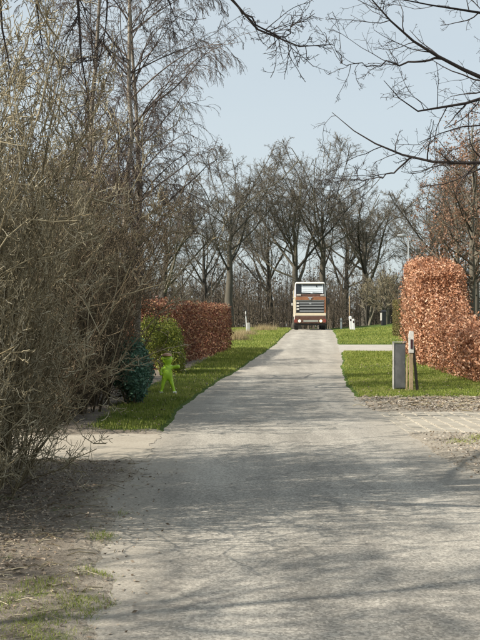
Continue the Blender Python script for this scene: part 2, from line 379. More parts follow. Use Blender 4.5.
# bricks of the near drive: nearest 300 as parts, the rest as one part
bm = bmesh.new(); bmesh.ops.create_cube(bm, size=1)
for v in bm.verts: v.co = (v.co.x * .18, v.co.y * .092, v.co.z * .05)
bmesh.ops.bevel(bm, geom=[e for e in bm.edges if all(v.co.z > 0 for v in e.verts)], offset=.007, segments=1, affect='EDGES')
bme = bpy.data.meshes.new('brick'); bm.to_mesh(bme); bm.free()
m, nt, bs = newmat('paving_brick'); bs.inputs['Roughness'].default_value = .9
oi = nt.nodes.new('ShaderNodeObjectInfo')
r = ramp(nt, [(0, (.22, .195, .155)), (.5, (.315, .285, .23)), (1, (.41, .375, .31))])
fr_ = math_(nt, 'ADD', math_(nt, 'MULTIPLY', oi.outputs['Random'], .5), math_(nt, 'MULTIPLY', noise(nt, 22, 5, .7, coord='Generated', stretch=(.3, .15, .1)), .5))
nt.links.new(fr_, r.inputs[0]); nt.links.new(r.outputs[0], bs.inputs['Base Color'])
bme.materials.append(m)
bl = []
for row in range(31):
    y = 13.02 + row * .1045
    for k in range(60):
        x = cx(y) + HALF + .28 + k * .212 + (.006 * math.sin(row * .7))
        if x < 8.8: bl.append((x + rng.normal() * .004, y + rng.normal() * .003))
# edging course along the lane
for k in range(15):
    bl.append((float(cx(13.1 + k * .212)) + HALF + .10, 13.1 + k * .212, 1))
vis = sorted(bl, key=lambda b: (abs(b[0] / b[1]) > .262, math.hypot(b[0], b[1])))
rest = []
for n_, b in enumerate(vis):
    rz = rng.normal() * .03 + (math.pi / 2 if len(b) == 3 else 0); z = float(hy(b[1])) - .019 + rng.normal() * .0025
    if n_ < 300:
        o = link('brick', bme, pdrive); o.location = (b[0], b[1], z); o.rotation_euler = (rng.normal() * .012, rng.normal() * .012, rz)
    else: rest.append((b[0], b[1], z, rz))
bv = np.array([v.co for v in bme.vertices]); bf = [list(p.vertices) for p in bme.polygons]
vs, qs, ts = [], [], []
for n_, (x, y, z, rz) in enumerate(rest):
    c_, s_ = math.cos(rz), math.sin(rz)
    vs.append(np.stack([bv[:, 0] * c_ - bv[:, 1] * s_ + x, bv[:, 0] * s_ + bv[:, 1] * c_ + y, bv[:, 2] + z], 1))
    for p in bf: (qs if len(p) == 4 else ts).append([q + n_ * len(bv) for q in p])
o = link('brick_field', mesh_np('brick_field', np.concatenate(vs), quads=qs, tris=ts if ts else None, mat=m, smooth=False), pdrive); o['kind'] = 'stuff'

# ------------------------------------------------------------------ leaves, grass, litter
def leaves(pos, size, asp=.6, flat=None, fold=.25):
    """folded two-triangle leaves at pos (N,3)"""
    N = len(pos); size = np.broadcast_to(size, (N,)) * rng.uniform(.7, 1.25, N)
    a = rng.normal(size=(N, 3)); a /= np.linalg.norm(a, axis=1, keepdims=True)
    b = rng.normal(size=(N, 3))
    if flat is not None: a[:, 2] *= flat; a /= np.linalg.norm(a, axis=1, keepdims=True); b[:, 2] *= flat
    b -= (b * a).sum(1, keepdims=True) * a; b /= np.linalg.norm(b, axis=1, keepdims=True)
    n = np.cross(a, b)
    L = size[:, None] * .5
    tip = pos + a * L; base = pos - a * L
    s1 = pos + b * L * asp + n * L * fold; s2 = pos - b * L * asp + n * L * fold * rng.uniform(-.6, 1, N)[:, None]
    V = np.stack([base, s1, tip, s2], 1).reshape(-1, 3)
    k = np.arange(N)[:, None] * 4
    T = np.concatenate([k + [0, 1, 2], k + [0, 2, 3]])
    return V, T, np.repeat(rng.random(N) ** .9, 4)
def leaf_obj(name, pos, size, mat, parent=None, rnd=None, **kw):
    V, T, r = leaves(pos, size, **kw)
    if rnd is not None: r = np.repeat(rnd, 4)
    o = link(name, mesh_np(name, V, tris=T, rnd=r, mat=mat, smooth=False), parent); o['kind'] = 'stuff'
    return o
def blades(pts, h, wd, mat, name, parent=None, lean=.45):
    N = len(pts); h = np.broadcast_to(h, (N,)) * rng.uniform(.5, 1.3, N); wd = np.broadcast_to(wd, (N,))
    a = rng.uniform(0, 6.283, N); d = np.stack([np.cos(a), np.sin(a), np.zeros(N)], 1)
    b2 = rng.uniform(0, 6.283, N); l = np.stack([np.cos(b2), np.sin(b2), np.zeros(N)], 1) * (rng.uniform(0, lean, N) * h)[:, None]
    p0 = pts - d * wd[:, None] / 2; p1 = pts + d * wd[:, None] / 2
    tp = pts + l; tp[:, 2] += h
    cl = .52 + .3 * gnoise(pts[:, 0], pts[:, 1], 1.3) + .15 * gnoise(pts[:, 0], pts[:, 1], 4.) + rng.normal(size=N) * .2; h = h * (1 + .35 * gnoise(pts[:, 0] + 9, pts[:, 1], 2.6)); tp[:, 2] = pts[:, 2] + h; V = np.stack([p0, p1, tp], 1).reshape(-1, 3); T = np.arange(N * 3).reshape(-1, 3)
    o = link(name, mesh_np(name, V, tris=T, rnd=np.repeat(np.clip(cl, 0, 1), 3), mat=mat, smooth=False), parent); o['kind'] = 'stuff'
    return o
def scatter(x0, x1, y0, y1, N, keep):
    x = rng.uniform(x0, x1, N); y = rng.uniform(y0, y1, N); k = keep(x, y)
    x, y = x[k], y[k]; return np.stack([x, y, np.maximum(gz(x, y) - .004, np.where(np.abs(x - cx(y)) < HALF + .25, hy(y) - .006, -9))], 1)
def nodrive(x, y): return np.maximum.reduce(zones(x, y)) < .3
def gkeep_r(x, y):
    s = sdist(x, y); return (s > .02 + .05 * rng.random(len(x))) & (x > cx(y)) & nodrive(x, y) & (y + .4 * gnoise(x, y, 1.5) + rng.normal(size=len(x)) * .12 > 19.45) & (x < y * .27 + .5) & (rng.random(len(x)) < 1.05 + .5 * gnoise(x, y, 3.))
def gkeep_l(x, y):
    s = sdist(x, y); return (s > .02) & (x < cx(y)) & nodrive(x, y) & (y + .4 * gnoise(x, y, 1.1) + rng.normal(size=len(x)) * .16 > 13.2) & ((s < .5 + .03 * y + rng.normal(size=len(x)) * .12) | (y > 44)) & (rng.random(len(x)) < 1.1 + .5 * gnoise(x, y, 3.))
p = np.concatenate([scatter(2, 8, 19.3, 28, 95000, gkeep_r), scatter(3, 12, 28, 42, 60000, gkeep_r), scatter(5, 16, 48, 72, 40000, gkeep_r)])
o = blades(p, .02 + .0011 * p[:, 1], .006 + .0005 * p[:, 1], M['grass'], 'verge_grass'); tag(o, 'mown green grass on the right verge around the grey cabinet')
p = np.concatenate([scatter(-3.2, 0, 13, 22, 50000, gkeep_l), scatter(-3, 2, 22, 44, 60000, gkeep_l), scatter(-4, 5, 44, 78, 60000, gkeep_l)])
o = blades(p, .03 + .0013 * p[:, 1], .006 + .0005 * p[:, 1], M['grass'], 'verge_grass'); tag(o, 'green grass strip between the left hedges and the lane')
# moss and grass tufts in the dirt, lower left and right
def tuft_pts(centres, sp, n):
    pts = []
    for (x, y) in centres:
        q = np.stack([x + rng.normal(size=n) * sp, y + rng.normal(size=n) * sp * 1.3, np.zeros(n)], 1); q[:, 2] = gz(q[:, 0], q[:, 1]) - .004; pts.append(q)
    return np.concatenate(pts)
cs = [(-.83, 5.65), (-.86, 5.0), (-.95, 4.75), (-.72, 4.9), (-1.02, 4.6), (-.9, 6.6), (-.6, 6.2), (-1.1, 5.3), (-.92, 4.4), (-.8, 7.4), (-1.25, 5.0)]
p = tuft_pts(cs, .075, 420)
tag(blades(p, .028, .004, M['grass'], 'grass_tufts', lean=1.1), 'small green grass and moss tufts in the dirt at lower left')
p = tuft_pts([(3.05, 12.3), (3.3, 12.45), (2.75, 11.9), (3.1, 11.2)], .1, 250)
tag(blades(p, .03, .006, M['grass'], 'grass_tufts', lean=1.), 'thin grass tufts in the dirt below the paved drive')

def lit_l(x, y): s = sdist(x, y); return (s > -.4) & (x < cx(y)) & nodrive(x, y) & (rng.random(len(x)) < np.clip(.3 + .8 * s, .06, 1)) & (y < 13.2)
def lit_r(x, y): s = sdist(x, y); return (s > -.1) & (x > cx(y)) & nodrive(x, y) & (y + rng.normal(size=len(x)) * .2 < 19.6) & (rng.random(len(x)) < np.clip(.25 + s, .1, 1))
p = np.concatenate([scatter(-3, -.5, 3, 10.6, 9000, lit_l), scatter(-2.4, -1.25, 5.5, 10.5, 3500, lit_l)]); p[:, 2] += .012
o = leaf_obj('leaf_litter', p, .028, M['litter'], flat=.25, asp=.5); tag(o, 'dead leaves scattered on the dirt under the left thicket')
p = np.concatenate([scatter(2.2, 8, 16.2, 19.6, 3600, lit_r)]); p[:, 2] += .014
o = leaf_obj('leaf_litter', p, .055, M['litter'], flat=.3, asp=.5); tag(o, 'strip of dead leaves and clods between paved drive and grass')
p = scatter(2, 3.6, 7, 13, 2200, lit_r); p[:, 2] += .012
o = leaf_obj('leaf_litter', p, .035, M['litter'], flat=.25, asp=.5); tag(o, 'scattered dead leaves on the sandy dirt right of the lane')
p = np.concatenate([scatter(2, 7, 19.5, 32, 900, gkeep_r), scatter(-3, 0, 13.3, 30, 1500, gkeep_l)]); p[:, 2] += .03
o = leaf_obj('leaf_litter', p, .05, M['litter'], flat=.4, asp=.5); tag(o, 'stray dead leaves lying in the grass of both verges')
# fallen twigs
def lying(p, L, r, label):
    N = len(p); a = rng.uniform(0, 6.283, N); L = rng.uniform(.3, 1, N) * L
    d = np.stack([np.cos(a), np.sin(a) * .7, rng.normal(size=N) * .1], 1); b = rng.normal(size=(N, 3)) * .2; b[:, 2] = np.abs(b[:, 2]) * .5
    P = np.stack([p, p + (d * .5 + b) * L[:, None], p + d * L[:, None]], 1); P[..., 2] = np.maximum(P[..., 2], gz(P[..., 0], P[..., 1]) + .004)
    t = Tubes(); t.add(P, np.full((N, 3), 1.) * r * rng.uniform(.5, 1.3, (N, 1)), 4)
    o = link('fallen_twigs', t.mesh('fallen_twigs', M['twig'])); return tag(o, label, kind='stuff')
p = scatter(-2.6, -.75, 3.4, 10.6, 800, lambda x, y: lit_l(x, y)); p[:, 2] += .01
lying(p, .2, .0024, 'fallen twigs lying on the dirt at lower left')
p = scatter(2.2, 7, 16.3, 19.5, 260, lit_r); p[:, 2] += .015
lying(p, .3, .006, 'fallen twigs in the dead leaf strip on the right')
# clods and stones
def stones(p, s, mat, name, label):
    bm = bmesh.new(); bmesh.ops.create_icosphere(bm, subdivisions=1, radius=1); bv = np.array([v.co for v in bm.verts]); bf = np.array([[v.index for v in f.verts] for f in bm.faces]); bm.free()
    N = len(p); sc = s * rng.uniform(.4, 1.4, (N, 1, 1)) * rng.uniform(.6, 1.3, (N, 1, 3)) * np.array([1, 1, .55])
    V = bv[None] * (1 + rng.normal(size=(N, len(bv), 1)) * .16) * sc + p[:, None, :]
    T = (bf[None] + np.arange(N)[:, None, None] * len(bv)).reshape(-1, 3)
    o = link(name, mesh_np(name, V, tris=T, rnd=np.repeat(rng.random(N), len(bv)), mat=mat, smooth=True)); return tag(o, label, kind='stuff')
M['stone'] = bark_mat('loose_stone', [(.2, (.18, .155, .125)), (.5, (.31, .275, .225)), (.9, (.48, .435, .37))], 20, (1, 1, 1))
stones(np.concatenate([scatter(2, 4, 7.5, 13, 600, lit_r), scatter(2.2, 8, 16.3, 19.5, 1500, lit_r)]), .028, M['stone'], 'loose_stones', 'loose stones and clods in the dirt right of the lane')
stones(scatter(-2.4, -.5, 3, 10.4, 1300, lit_l), .011, M['stone'], 'loose_stones', 'small loose stones in the dirt left of the lane')

# ------------------------------------------------------------------ shrubs and trees
def stems0(n, rb, h, spread, rad, npt=7, wig=.12, up=.04, lean=(0, 0)):
    a = rng.uniform(0, 6.283, n); rr = np.sqrt(rng.random(n)) * rb
    p = np.stack([np.cos(a) * rr, np.sin(a) * rr, np.full(n, -.06)], 1)
    d = np.stack([np.cos(a) * spread * rng.random(n) * (.3 + rr / rb) + lean[0], np.sin(a) * spread * rng.random(n) * (.3 + rr / rb) + lean[1], np.ones(n)], 1)
    L = rng.uniform(h[0], h[1], n); pts = [p]
    for _ in range(npt - 1):
        d = d + rng.normal(size=(n, 3)) * wig + np.array([0, 0, up]); d /= np.linalg.norm(d, axis=1, keepdims=True)
        p = p + d * (L / (npt - 1))[:, None]; pts.append(p)
    return np.stack(pts, 1), (rad * rng.uniform(.6, 1.3, n))[:, None] * np.linspace(1, .3, npt)

def shrub_meshes(nst, rb, h, spread, rad, b1, b2, b3, mat, rmin=.0028, up=.07):
    P0, R0 = stems0(nst, rb, h, spread, rad)
    P1, R1 = grow(P0, R0, b1, (.03, 1), (25, 75), (.14, .34), 5, .24, up, .6, rmin * 1.3)
    P2, R2 = grow(P1, R1, b2, (.15, 1), (25, 75), (.3, .65), 4, .25, up, .65, rmin)
    P3, R3 = grow(P2, R2, b3, (.15, 1), (25, 80), (.35, .7), 4, .35, up * .8, .9, rmin * .9)
    t = Tubes(); t.add(P0, R0, 5, rng.uniform(.0, .6, len(P0))); t.add(P1, R1, 4, rng.uniform(.1, .95, len(P1)))
    s = t.mesh('stems', mat)
    t = Tubes(); t.add(P2, R2, 3, rng.uniform(.1, .9, len(P2))); t.add(P3, R3, 3, rng.uniform(.25, 1.1, len(P3)))
    return s, t.mesh('twigs', mat)
def place_shrub(ms, name, label, cat, loc, rz, sc, group=None):
    e = thing(name, label, cat, (loc[0], loc[1], float(gz(np.array(loc[0]), np.array(loc[1]))) - .02), rz, group)
    e.scale = sc if hasattr(sc, '__len__') else (sc, sc, sc)
    link('stems', ms[0], e); o = link('twigs', ms[1], e); o['kind'] = 'stuff'
    return e

thk = [shrub_meshes(60, .62, (2.2, 4.0), .5, .0105, 14, 5, 4, M['twig'], rmin=.004, up=.09) for _ in range(3)]
thr = [shrub_meshes(50, .6, (2.2, 4.0), .45, .013, 10, 5, 3, M['twig_red'], rmin=.005) for _ in range(2)]
G = 'bare thicket shrubs along the left of the lane'
spots = [
    (thk[0], -2.6, 7.0, .3, (.85, .85, 1.12), 'pale bare thicket shrub nearest the viewer at the left picture edge'),
    (thk[1], -2.4, 8.1, 1.7, (.8, .8, 1.1), 'pale bare thicket shrub with its foot in dead leaves at left edge'),
    (thk[2], -2.5, 9.2, 2.9, (.75, .75, 1.05), 'pale bare thicket shrub just before the sandy drive'),
    (thk[0], -4.1, 8.6, 4.1, (1., 1., 1.25), 'bare thicket shrub behind the nearest one at left edge'),
    (thr[1], -2.95, 13.9, .9, (1.05, 1.05, 1.05), 'dark brown bare shrub just beyond the sandy drive'),
    (thr[0], -2.85, 15.5, 2.2, (1.1, 1.1, 1.1), 'second dark brown bare shrub beyond the sandy drive'),
    (thr[0], -2.9, 17.3, 3.6, (.95, .95, 1.08), 'dark brown bare shrub above the ivy bush'),
    (thr[1], -3.15, 19.3, .4, (1., 1., 1.1), 'dark brown bare shrub behind the ivy bush'),
    (thr[0], -3.5, 21.6, 5.0, (1.05, 1.05, 1.15), 'brown bare shrub before the yellow green bush'),
    (thr[0], -4.6, 14.5, 5.2, (1.3, 1.3, 1.35), 'tall bare thicket shrub rising behind the drive'),  # darker bark paints its silhouette against the sky
    (thk[1], -4.8, 17.5, 3.3, (1.3, 1.3, 1.4), 'tall bare thicket shrub beside the birch trunks'),
    (thr[1], -6.1, 19.5, 1.2, (1.5, 1.5, 1.5), 'tall bare thicket shrub far back at the left edge'),  # silhouette put into the bark colour here too
    (thr[0], -4.3, 32., 1.9, (1.5, 1.5, 1.6), 'tall brown bare shrub rising over the near end of the russet hedge'),
    (thr[1], -4.7, 23.5, 2.5, (1.5, 1.5, 1.5), 'tall reddish bare shrub behind the hedge end'),
]
for ms, x, y, rz, sc, lb in spots: place_shrub(ms, 'thicket_shrub', lb, 'shrub', (x, y), rz, sc, G)

# ---- birches
def birch(h, seed_lean):
    n = 14; z = np.linspace(-.1, h, n)
    P0 = np.stack([np.cumsum(rng.normal(size=n) * .05) + seed_lean * np.clip(z, 0, 99) ** 1.2 * .02, np.cumsum(rng.normal(size=n) * .05), z], 1)[None]
    R0 = np.linspace(.085, .012, n)[None]
    P1, R1 = grow(P0, R0, 46, (.2, .99), (28, 60), (.26, .42), 9, .1, .06, .45, .007, fall=.5, tip=.15)
    # ends arch over
    k = np.linspace(0, 1, 9) ** 2.4; P1[:, :, 2] -= k[None] * plen(P1)[:, None] * .3
    P2, R2 = grow(P1, R1, 9, (.2, 1), (25, 65), (.25, .5), 6, .12, -.1, .5, .0065)
    P3, R3 = grow(P2, R2, 7, (.15, 1), (20, 60), (.35, 1.0), 6, .1, -.3, .6, .0048)
    P4, R4 = grow(P3, R3, 3, (.2, 1), (20, 50), (.3, .7), 4, .12, -.25, .8, .004)
    t = Tubes(); t.add(P0, R0, 8); tr = t.mesh('trunk', M['birch_bark'])
    t = Tubes(); t.add(P1, R1, 5); t.add(P2, R2, 3); t.add(P3, R3, 3); t.add(P4, R4, 3); return tr, t.mesh('crown', M['birch_twig'])
bz = [birch(11.5, 1.), birch(12.5, -.4)]
for ms, px, d, rz, sc, lb in [(bz[0], 88, 20.5, .2, 1., 'bare birch with thin pale trunk, leftmost of the three'),
                              (bz[1], -2700, 2.6, 1.0, .8, 'bare birch standing outside the left picture edge, its twigs streaking the near road'),
                              (bz[1], 121, 21.5, 2.2, 1., 'bare birch in the middle of the three, drooping twigs over the lane'),
                              (bz[0], 136, 24.5, 4.0, 1.05, 'bare birch behind the others, rightmost of the three')]:
    e = thing('birch_tree', lb, 'tree', ((px - 240) / FPX * d, d, float(hy(d))), rz, 'bare birches behind the left thicket'); e.scale = (sc,) * 3
    link('trunk', ms[0], e); o = link('crown', ms[1], e); o['kind'] = 'stuff'

# ---- big overhanging trees just outside the frame, their boughs reach into it
def spline(pts, n):
    pts = np.asarray(pts, float); s = np.concatenate([[0], np.cumsum(np.linalg.norm(np.diff(pts, axis=0), axis=1))]); t = np.linspace(0, s[-1], n)
    P = np.stack([np.interp(t, s, pts[:, k]) for k in range(3)], 1)
    for _ in range(2): P[1:-1] = .25 * P[:-2] + .5 * P[1:-1] + .25 * P[2:]
    P[1:-1] += rng.normal(size=(n - 2, 3)) * .012
    return P
def bough_tree(name, label, trunk_xy, h, boughs, tw):
    e = thing(name, label, 'tree')
    n = 14; x, y = trunk_xy; z = np.linspace(-.1, h, n)
    P0 = np.stack([x + np.cumsum(rng.normal(size=n) * .04), y + np.cumsum(rng.normal(size=n) * .04), z], 1)[None]; R0 = np.linspace(.24, .03, n)[None]
    t = Tubes(); t.add(P0, R0, 10)
    c = Tubes()
    Pr, Rr = grow(P0, R0, 22, (.35, 1), (40, 75), (.25, .38), 9, .1, .05, .4, .01); t.add(Pr, Rr, 5)   # rest of the crown
    keep = ~((np.abs(Pr[:, -1, 0]) < 2.3) & (Pr[:, -1, 2] < 5.5)); Pr, Rr = Pr[keep], Rr[keep]
    Pq, Rq = grow(Pr, Rr, 8, (.2, 1), (30, 60), (.25, .45), 5, .15, .03, .5, .004); c.add(Pq, Rq, 3)
    Pq, Rq = grow(Pq, Rq, 5, (.2, 1), (30, 60), (.3, .6), 4, .18, .03, .6, .003); c.add(Pq, Rq, 3)
    prev = None
    for pts, r0, r1, nb in boughs:
        if prev is not None and np.hypot(pts[0][0] - x, pts[0][1] - y) > 1.5:
            pts = [prev[np.argmin(np.linalg.norm(prev - pts[0], axis=1))]] + list(pts[1:])
        P = spline(pts, 16)[None]; R = np.linspace(r0, r1, 16)[None]; t.add(P, R, 6)
        fine_ = np.stack([np.interp(np.linspace(0, 15, 150), np.arange(16), P[0, :, k]) for k in range(3)], 1); prev = fine_ if prev is None else np.concatenate([prev, fine_])
        A, RA = grow(P, R, nb * 2, tw['t'], tw['ang'], tw['len'], 7, .16, tw['up'], .55, .0035, fall=.5, maxr=.010, absl=True); c.add(A, RA, 4)
        B, RB = grow(A, RA, 5, (.2, 1), (30, 65), (.3, .6), 5, .2, tw['up'] * .8, .62, .0026); c.add(B, RB, 3)
        C_, RC = grow(B, RB, 3, (.2, 1), (30, 65), (.3, .65), 4, .22, tw['up'] * .5, .7, .0021); c.add(C_, RC, 3)
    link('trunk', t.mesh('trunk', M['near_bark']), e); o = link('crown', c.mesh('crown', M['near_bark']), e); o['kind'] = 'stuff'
    return e
D = 9.5
root = np.array([5.2, 9.8, 3.6])
def bo(pl, d0, d1): return [at(px, py, d0 + (d1 - d0) * k / (len(pl) - 1)) for k, (px, py) in enumerate(pl)]
bough_tree('overhanging_tree', 'dark leafless tree reaching its boughs in from the right above the lane', (5.4, 9.8), 11, [
    ([root] + bo([(545, 105), (480, 77), (440, 61), (405, 35), (370, 2), (352, -28)], 9.7, 9.3), .05, .0028, 11),
    ([root + [0, 0, -.3]] + bo([(540, 85), (480, 97), (455, 107), (415, 117), (395, 108), (384, 80)], 9.8, 9.2), .045, .0028, 9),
    ([root + [0, 0, -.8]] + bo([(550, 165), (480, 162), (450, 162), (412, 161), (385, 152), (355, 137), (332, 112)], 9.7, 9.9), .045, .0028, 11),
    (bo([(440, 61), (405, 62), (375, 65), (340, 62)], 9.6, 9.5), .013, .0028, 6),
    (bo([(412, 161), (392, 174), (372, 179), (350, 180)], 9.8, 9.9), .012, .0028, 5),
    ([root + [0, 0, .3]] + bo([(545, 30), (480, 8), (440, 12), (410, 4), (380, -14)], 9.2, 8.8), .04, .0028, 10),
    ([root + [0, 0, -.5]] + bo([(560, 130), (500, 128), (470, 122), (440, 128), (420, 142)], 9.4, 9.2), .03, .0028, 9),
], dict(t=(.35, 1), ang=(30, 65), up=.03, len=(.35, 1.15)))
rl = np.array([-4.6, 6.6, 4.6])
bough_tree('overhanging_tree', 'dark leafless tree hanging its drooping boughs in from the upper left', (-4.9, 6.5), 10, [
    ([rl] + bo([(-40, -160), (60, -110), (80, -30), (80, 30), (82, 75), (88, 100)], 6.6, 7.0), .055, .0035, 10),
    ([rl] + bo([(-60, -130), (-5, -60), (2, 0), (3, 34), (10, 70)], 6.5, 6.7), .055, .0035, 8),
    ([rl] + bo([(-40, -150), (30, -80), (32, -10), (38, 40), (44, 60)], 6.7, 7.2), .04, .003, 8),
    ([rl + [0, 0, .2]] + bo([(40, -220), (140, -160), (195, -60), (215, -5), (240, 22), (262, 38), (280, 58), (305, 71), (320, 66), (333, 44)], 6.6, 7.4), .04, .0028, 11),
    (bo([(205, -30), (238, 12), (262, 30), (288, 40), (299, 20)], 7.0, 7.3), .012, .0028, 5),
    ([rl + [0, 0, .2]] + bo([(60, -200), (130, -120), (158, -30), (164, 10), (180, 30)], 6.8, 7.2), .03, .0028, 7),
    (bo([(60, -110), (112, -50), (106, 20), (98, 60)], 6.9, 7.3), .014, .0028, 6),
], dict(t=(.55, 1), ang=(25, 60), up=-.02, len=(.2, .75)))

# ---- big bare trees beyond the crest
def envelope(P, h):
    c = np.array([0, 0, h * .56]); r = np.array([.42, .42, .45]) * h
    q = np.linalg.norm((P - c) / r, axis=2, keepdims=True) * (1 + .06 * np.sin(P[..., :1] * 1.3 + P[..., 1:2] * .9))
    f = 1 / (1 + (q / 1.05) ** 8) ** .125
    low = P[..., 2:3] < h * .3
    return np.where(low, P, c + (P - c) * f)
def oak(h, rt, fork, n1, spread=(28, 62)):
    n = 12; z = np.linspace(-.3, h * fork, n)
    P0 = np.stack([np.cumsum(rng.normal(size=n) * .07), np.cumsum(rng.normal(size=n) * .07), z], 1)[None]
    R0 = (rt * np.linspace(1.12, .22, n))[None]; R0[0, 0] *= 1.25
    P1, R1 = grow(P0, R0, n1, (.34, .99), spread, (.65, 1.05), 10, .085, .06, .5, .05, fall=.2, tip=.2, maxr=.19); P1 = envelope(P1, h)
    P2, R2 = grow(P1, R1, 11, (.15, 1), (25, 55), (.28, .5), 7, .15, .05, .42, .024, tip=.4); P2 = envelope(P2, h)
    P3, R3 = grow(P2, R2, 9, (.15, 1), (28, 70), (.3, .55), 5, .2, .02, .5, .017)
    P4, R4 = grow(P3, R3, 5, (.2, 1), (28, 70), (.5, .9), 3, .25, .02, .6, .0095)
    t = Tubes(); t.add(P0, R0, 10); t.add(P1, R1, 6); t.add(P2, R2, 4); tr = t.mesh('trunk', M['oak_bark'])
    t = Tubes(); t.add(P3, R3, 3); t.add(P4, R4, 3); return tr, t.mesh('crown', M['oak_twig'])
ok = [oak(19, .4, .6, 15, (25, 58)), oak(19, .4, .5, 13, (22, 62)), oak(17, .32, .62, 15, (24, 56))]
G = 'tall bare trees beyond the crest of the lane'
for k, px, d, rz, sc, lb in [
    (0, 230, 92, .4, (.92, .92, .86), 'tall bare tree with thick trunk above the end of the left hedge'),
    (1, 297, 100, 2.1, (1, 1, 1), 'tall bare tree with its trunk directly behind the lorry'),
    (0, 322, 104, 3.7, (.95, .95, .98), 'tall bare tree just right of the lorry'),
    (1, 366, 108, .6, (1.05, 1.05, 1.02), 'tall bare spreading tree above the white posts'),
    (2, 163, 84, 1.1, (.9, .9, .78), 'bare tree with dark trunk behind the yellow green bush'),
    (2, 270, 128, 4.4, (1.1, 1.1, 1.12), 'tall bare tree in the gap left of the lorry, farther back'),
    (2, 205, 122, 2.7, (1, 1, .98), 'bare tree farther back, left of the thick trunked one'),
    (0, 428, 116, 5.2, (1, 1, .9), 'bare tree behind the street lamp'),
    (1, 345, 135, 4.9, (1.1, 1.1, 1.1), 'bare tree far back between lorry and white posts'),
    (2, 445, 100, 3.1, (1, 1, .9), 'bare tree above the right beech hedge, mostly hidden'),
    (1, 120, 118, 5.9, (1, 1, .85), 'bare tree at far left seen through the birch twigs'),
]:
    x = (px - 240) / FPX * d
    e = thing('bare_tree', lb, 'tree', (x, d, float(hy(d)) - .1), rz, G); e.scale = (sc[0] * 1.22, sc[1] * 1.22, sc[2] * 1.15)
    link('trunk', ok[k][0], e); o = link('crown', ok[k][1], e); o['kind'] = 'stuff'

# ---- woodland behind them: one mass of saplings
def sapling(h):
    P0, R0 = stems0(1, .1, (h, h), .1, .07, 8, .04, .03)
    P1, R1 = grow(P0, R0, 16, (.15, 1), (25, 55), (.22, .4), 5, .12, .08, .45, .02)
    P2, R2 = grow(P1, R1, 4, (.2, 1), (25, 55), (.4, .7), 4, .15, .08, .6, .014)
    return (P0, R0), (P1, R1), (P2, R2)
sp = [sapling(h) for h in (8, 9.5, 11)]
def wood(name, label, N, px0, px1, d0, d1, hs, mat):
    t = Tubes(); d = rng.uniform(d0, d1, N); px = rng.uniform(px0, px1, N); x = (px - 240) / FPX * d
    for k in range(N):
        s = sp[k % 3]; sc = rng.uniform(*hs); a = rng.uniform(0, 6.28); ca, sn = math.cos(a), math.sin(a)
        rot = np.array([[ca, -sn, 0], [sn, ca, 0], [0, 0, 1]])
        for lv, (P, R) in enumerate(s):
            Q = (P @ rot.T) * [sc * 1.15, sc * 1.15, sc] + [x[k], d[k], float(hy(d[k]))]
            t.add(Q, R * (.7 + .3 * sc), 4 if lv == 0 else 3, rnd=np.full(len(P), rng.random()))
    o = link(name, t.mesh(name, mat)); return tag(o, label, kind='stuff')
wood('woodland', 'dense brown leafless undergrowth of saplings behind the lorry', 420, 20, 480, 112, 165, (.5, 1.0), M['wood_bark'])
wood('woodland', 'low brown scrub along the edge of the wood behind the lorry', 380, 60, 470, 96, 122, (.2, .5), M['wood_bark'])
wood('distant_woodland', 'distant grey line of bare wood under the big trees', 420, -60, 560, 185, 300, (1.0, 1.5), M['wood_bark'])

# ---- bramble and leaf mass low in the wood
M['bramble'] = leaf_mat('woodland_undergrowth', [(.1, (.03, .026, .02)), (.5, (.075, .06, .045)), (.9, (.14, .11, .08))], .1, .9, .1)
def under(name, label, N, x0, x1, d0, d1, hmax, size):
    d = rng.uniform(d0, d1, N); x = rng.uniform(x0, x1, N)
    H = hmax * (.55 + .45 * gnoise(x, d * .4, .35)); z = rng.random(N) ** 1.3 * np.maximum(H, .3)
    keep = (np.abs(x - cx(d)) > 2.6); x, d, z = x[keep], d[keep], z[keep]
    return tag(leaf_obj(name, np.stack([x, d, hy(d) + z], 1), size, M['bramble'], asp=.35), label)
under('woodland_undergrowth', 'low dark bramble and scrub at the foot of the wood', 30000, -26, 30, 100, 128, 3.2, .22)
under('distant_undergrowth', 'distant dark band of wood at the horizon', 36000, -70, 85, 190, 300, 20, .8)

# ---- small multi-stem tree right of the white posts
P0, R0 = stems0(4, .15, (2.3, 3.2), .35, .11, 7, .08, .05)
P1, R1 = grow(P0, R0, 9, (.35, 1), (30, 65), (.6, .95), 7, .13, .05, .5, .025)
P2, R2 = grow(P1, R1, 8, (.15, 1), (25, 65), (.3, .55), 5, .17, .03, .55, .012)
P3, R3 = grow(P2, R2, 6, (.15, 1), (25, 65), (.35, .6), 4, .2, .02, .6, .008)
t = Tubes(); t.add(P0, R0, 8); t.add(P1, R1, 5); c = Tubes(); c.add(P2, R2, 3); c.add(P3, R3, 3)
ms = (t.mesh('trunk', M['oak_bark']), c.mesh('crown', M['twig']))
for px, d, sc, rz, lb in [(387, 80, 1.25, 0, 'small round crowned bare tree beside the black mailbox'), (368, 92, 1.25, 2., 'small bare tree behind the taller white post')]:
    x = (px - 240) / FPX * d
    e = thing('small_tree', lb, 'tree', (x, d, float(gz(np.array(x), np.array(d))) - .05), rz, 'small bare trees by the white posts'); e.scale = (sc, sc, sc * 1.05)
    link('trunk', ms[0], e); o = link('crown', ms[1], e); o['kind'] = 'stuff'

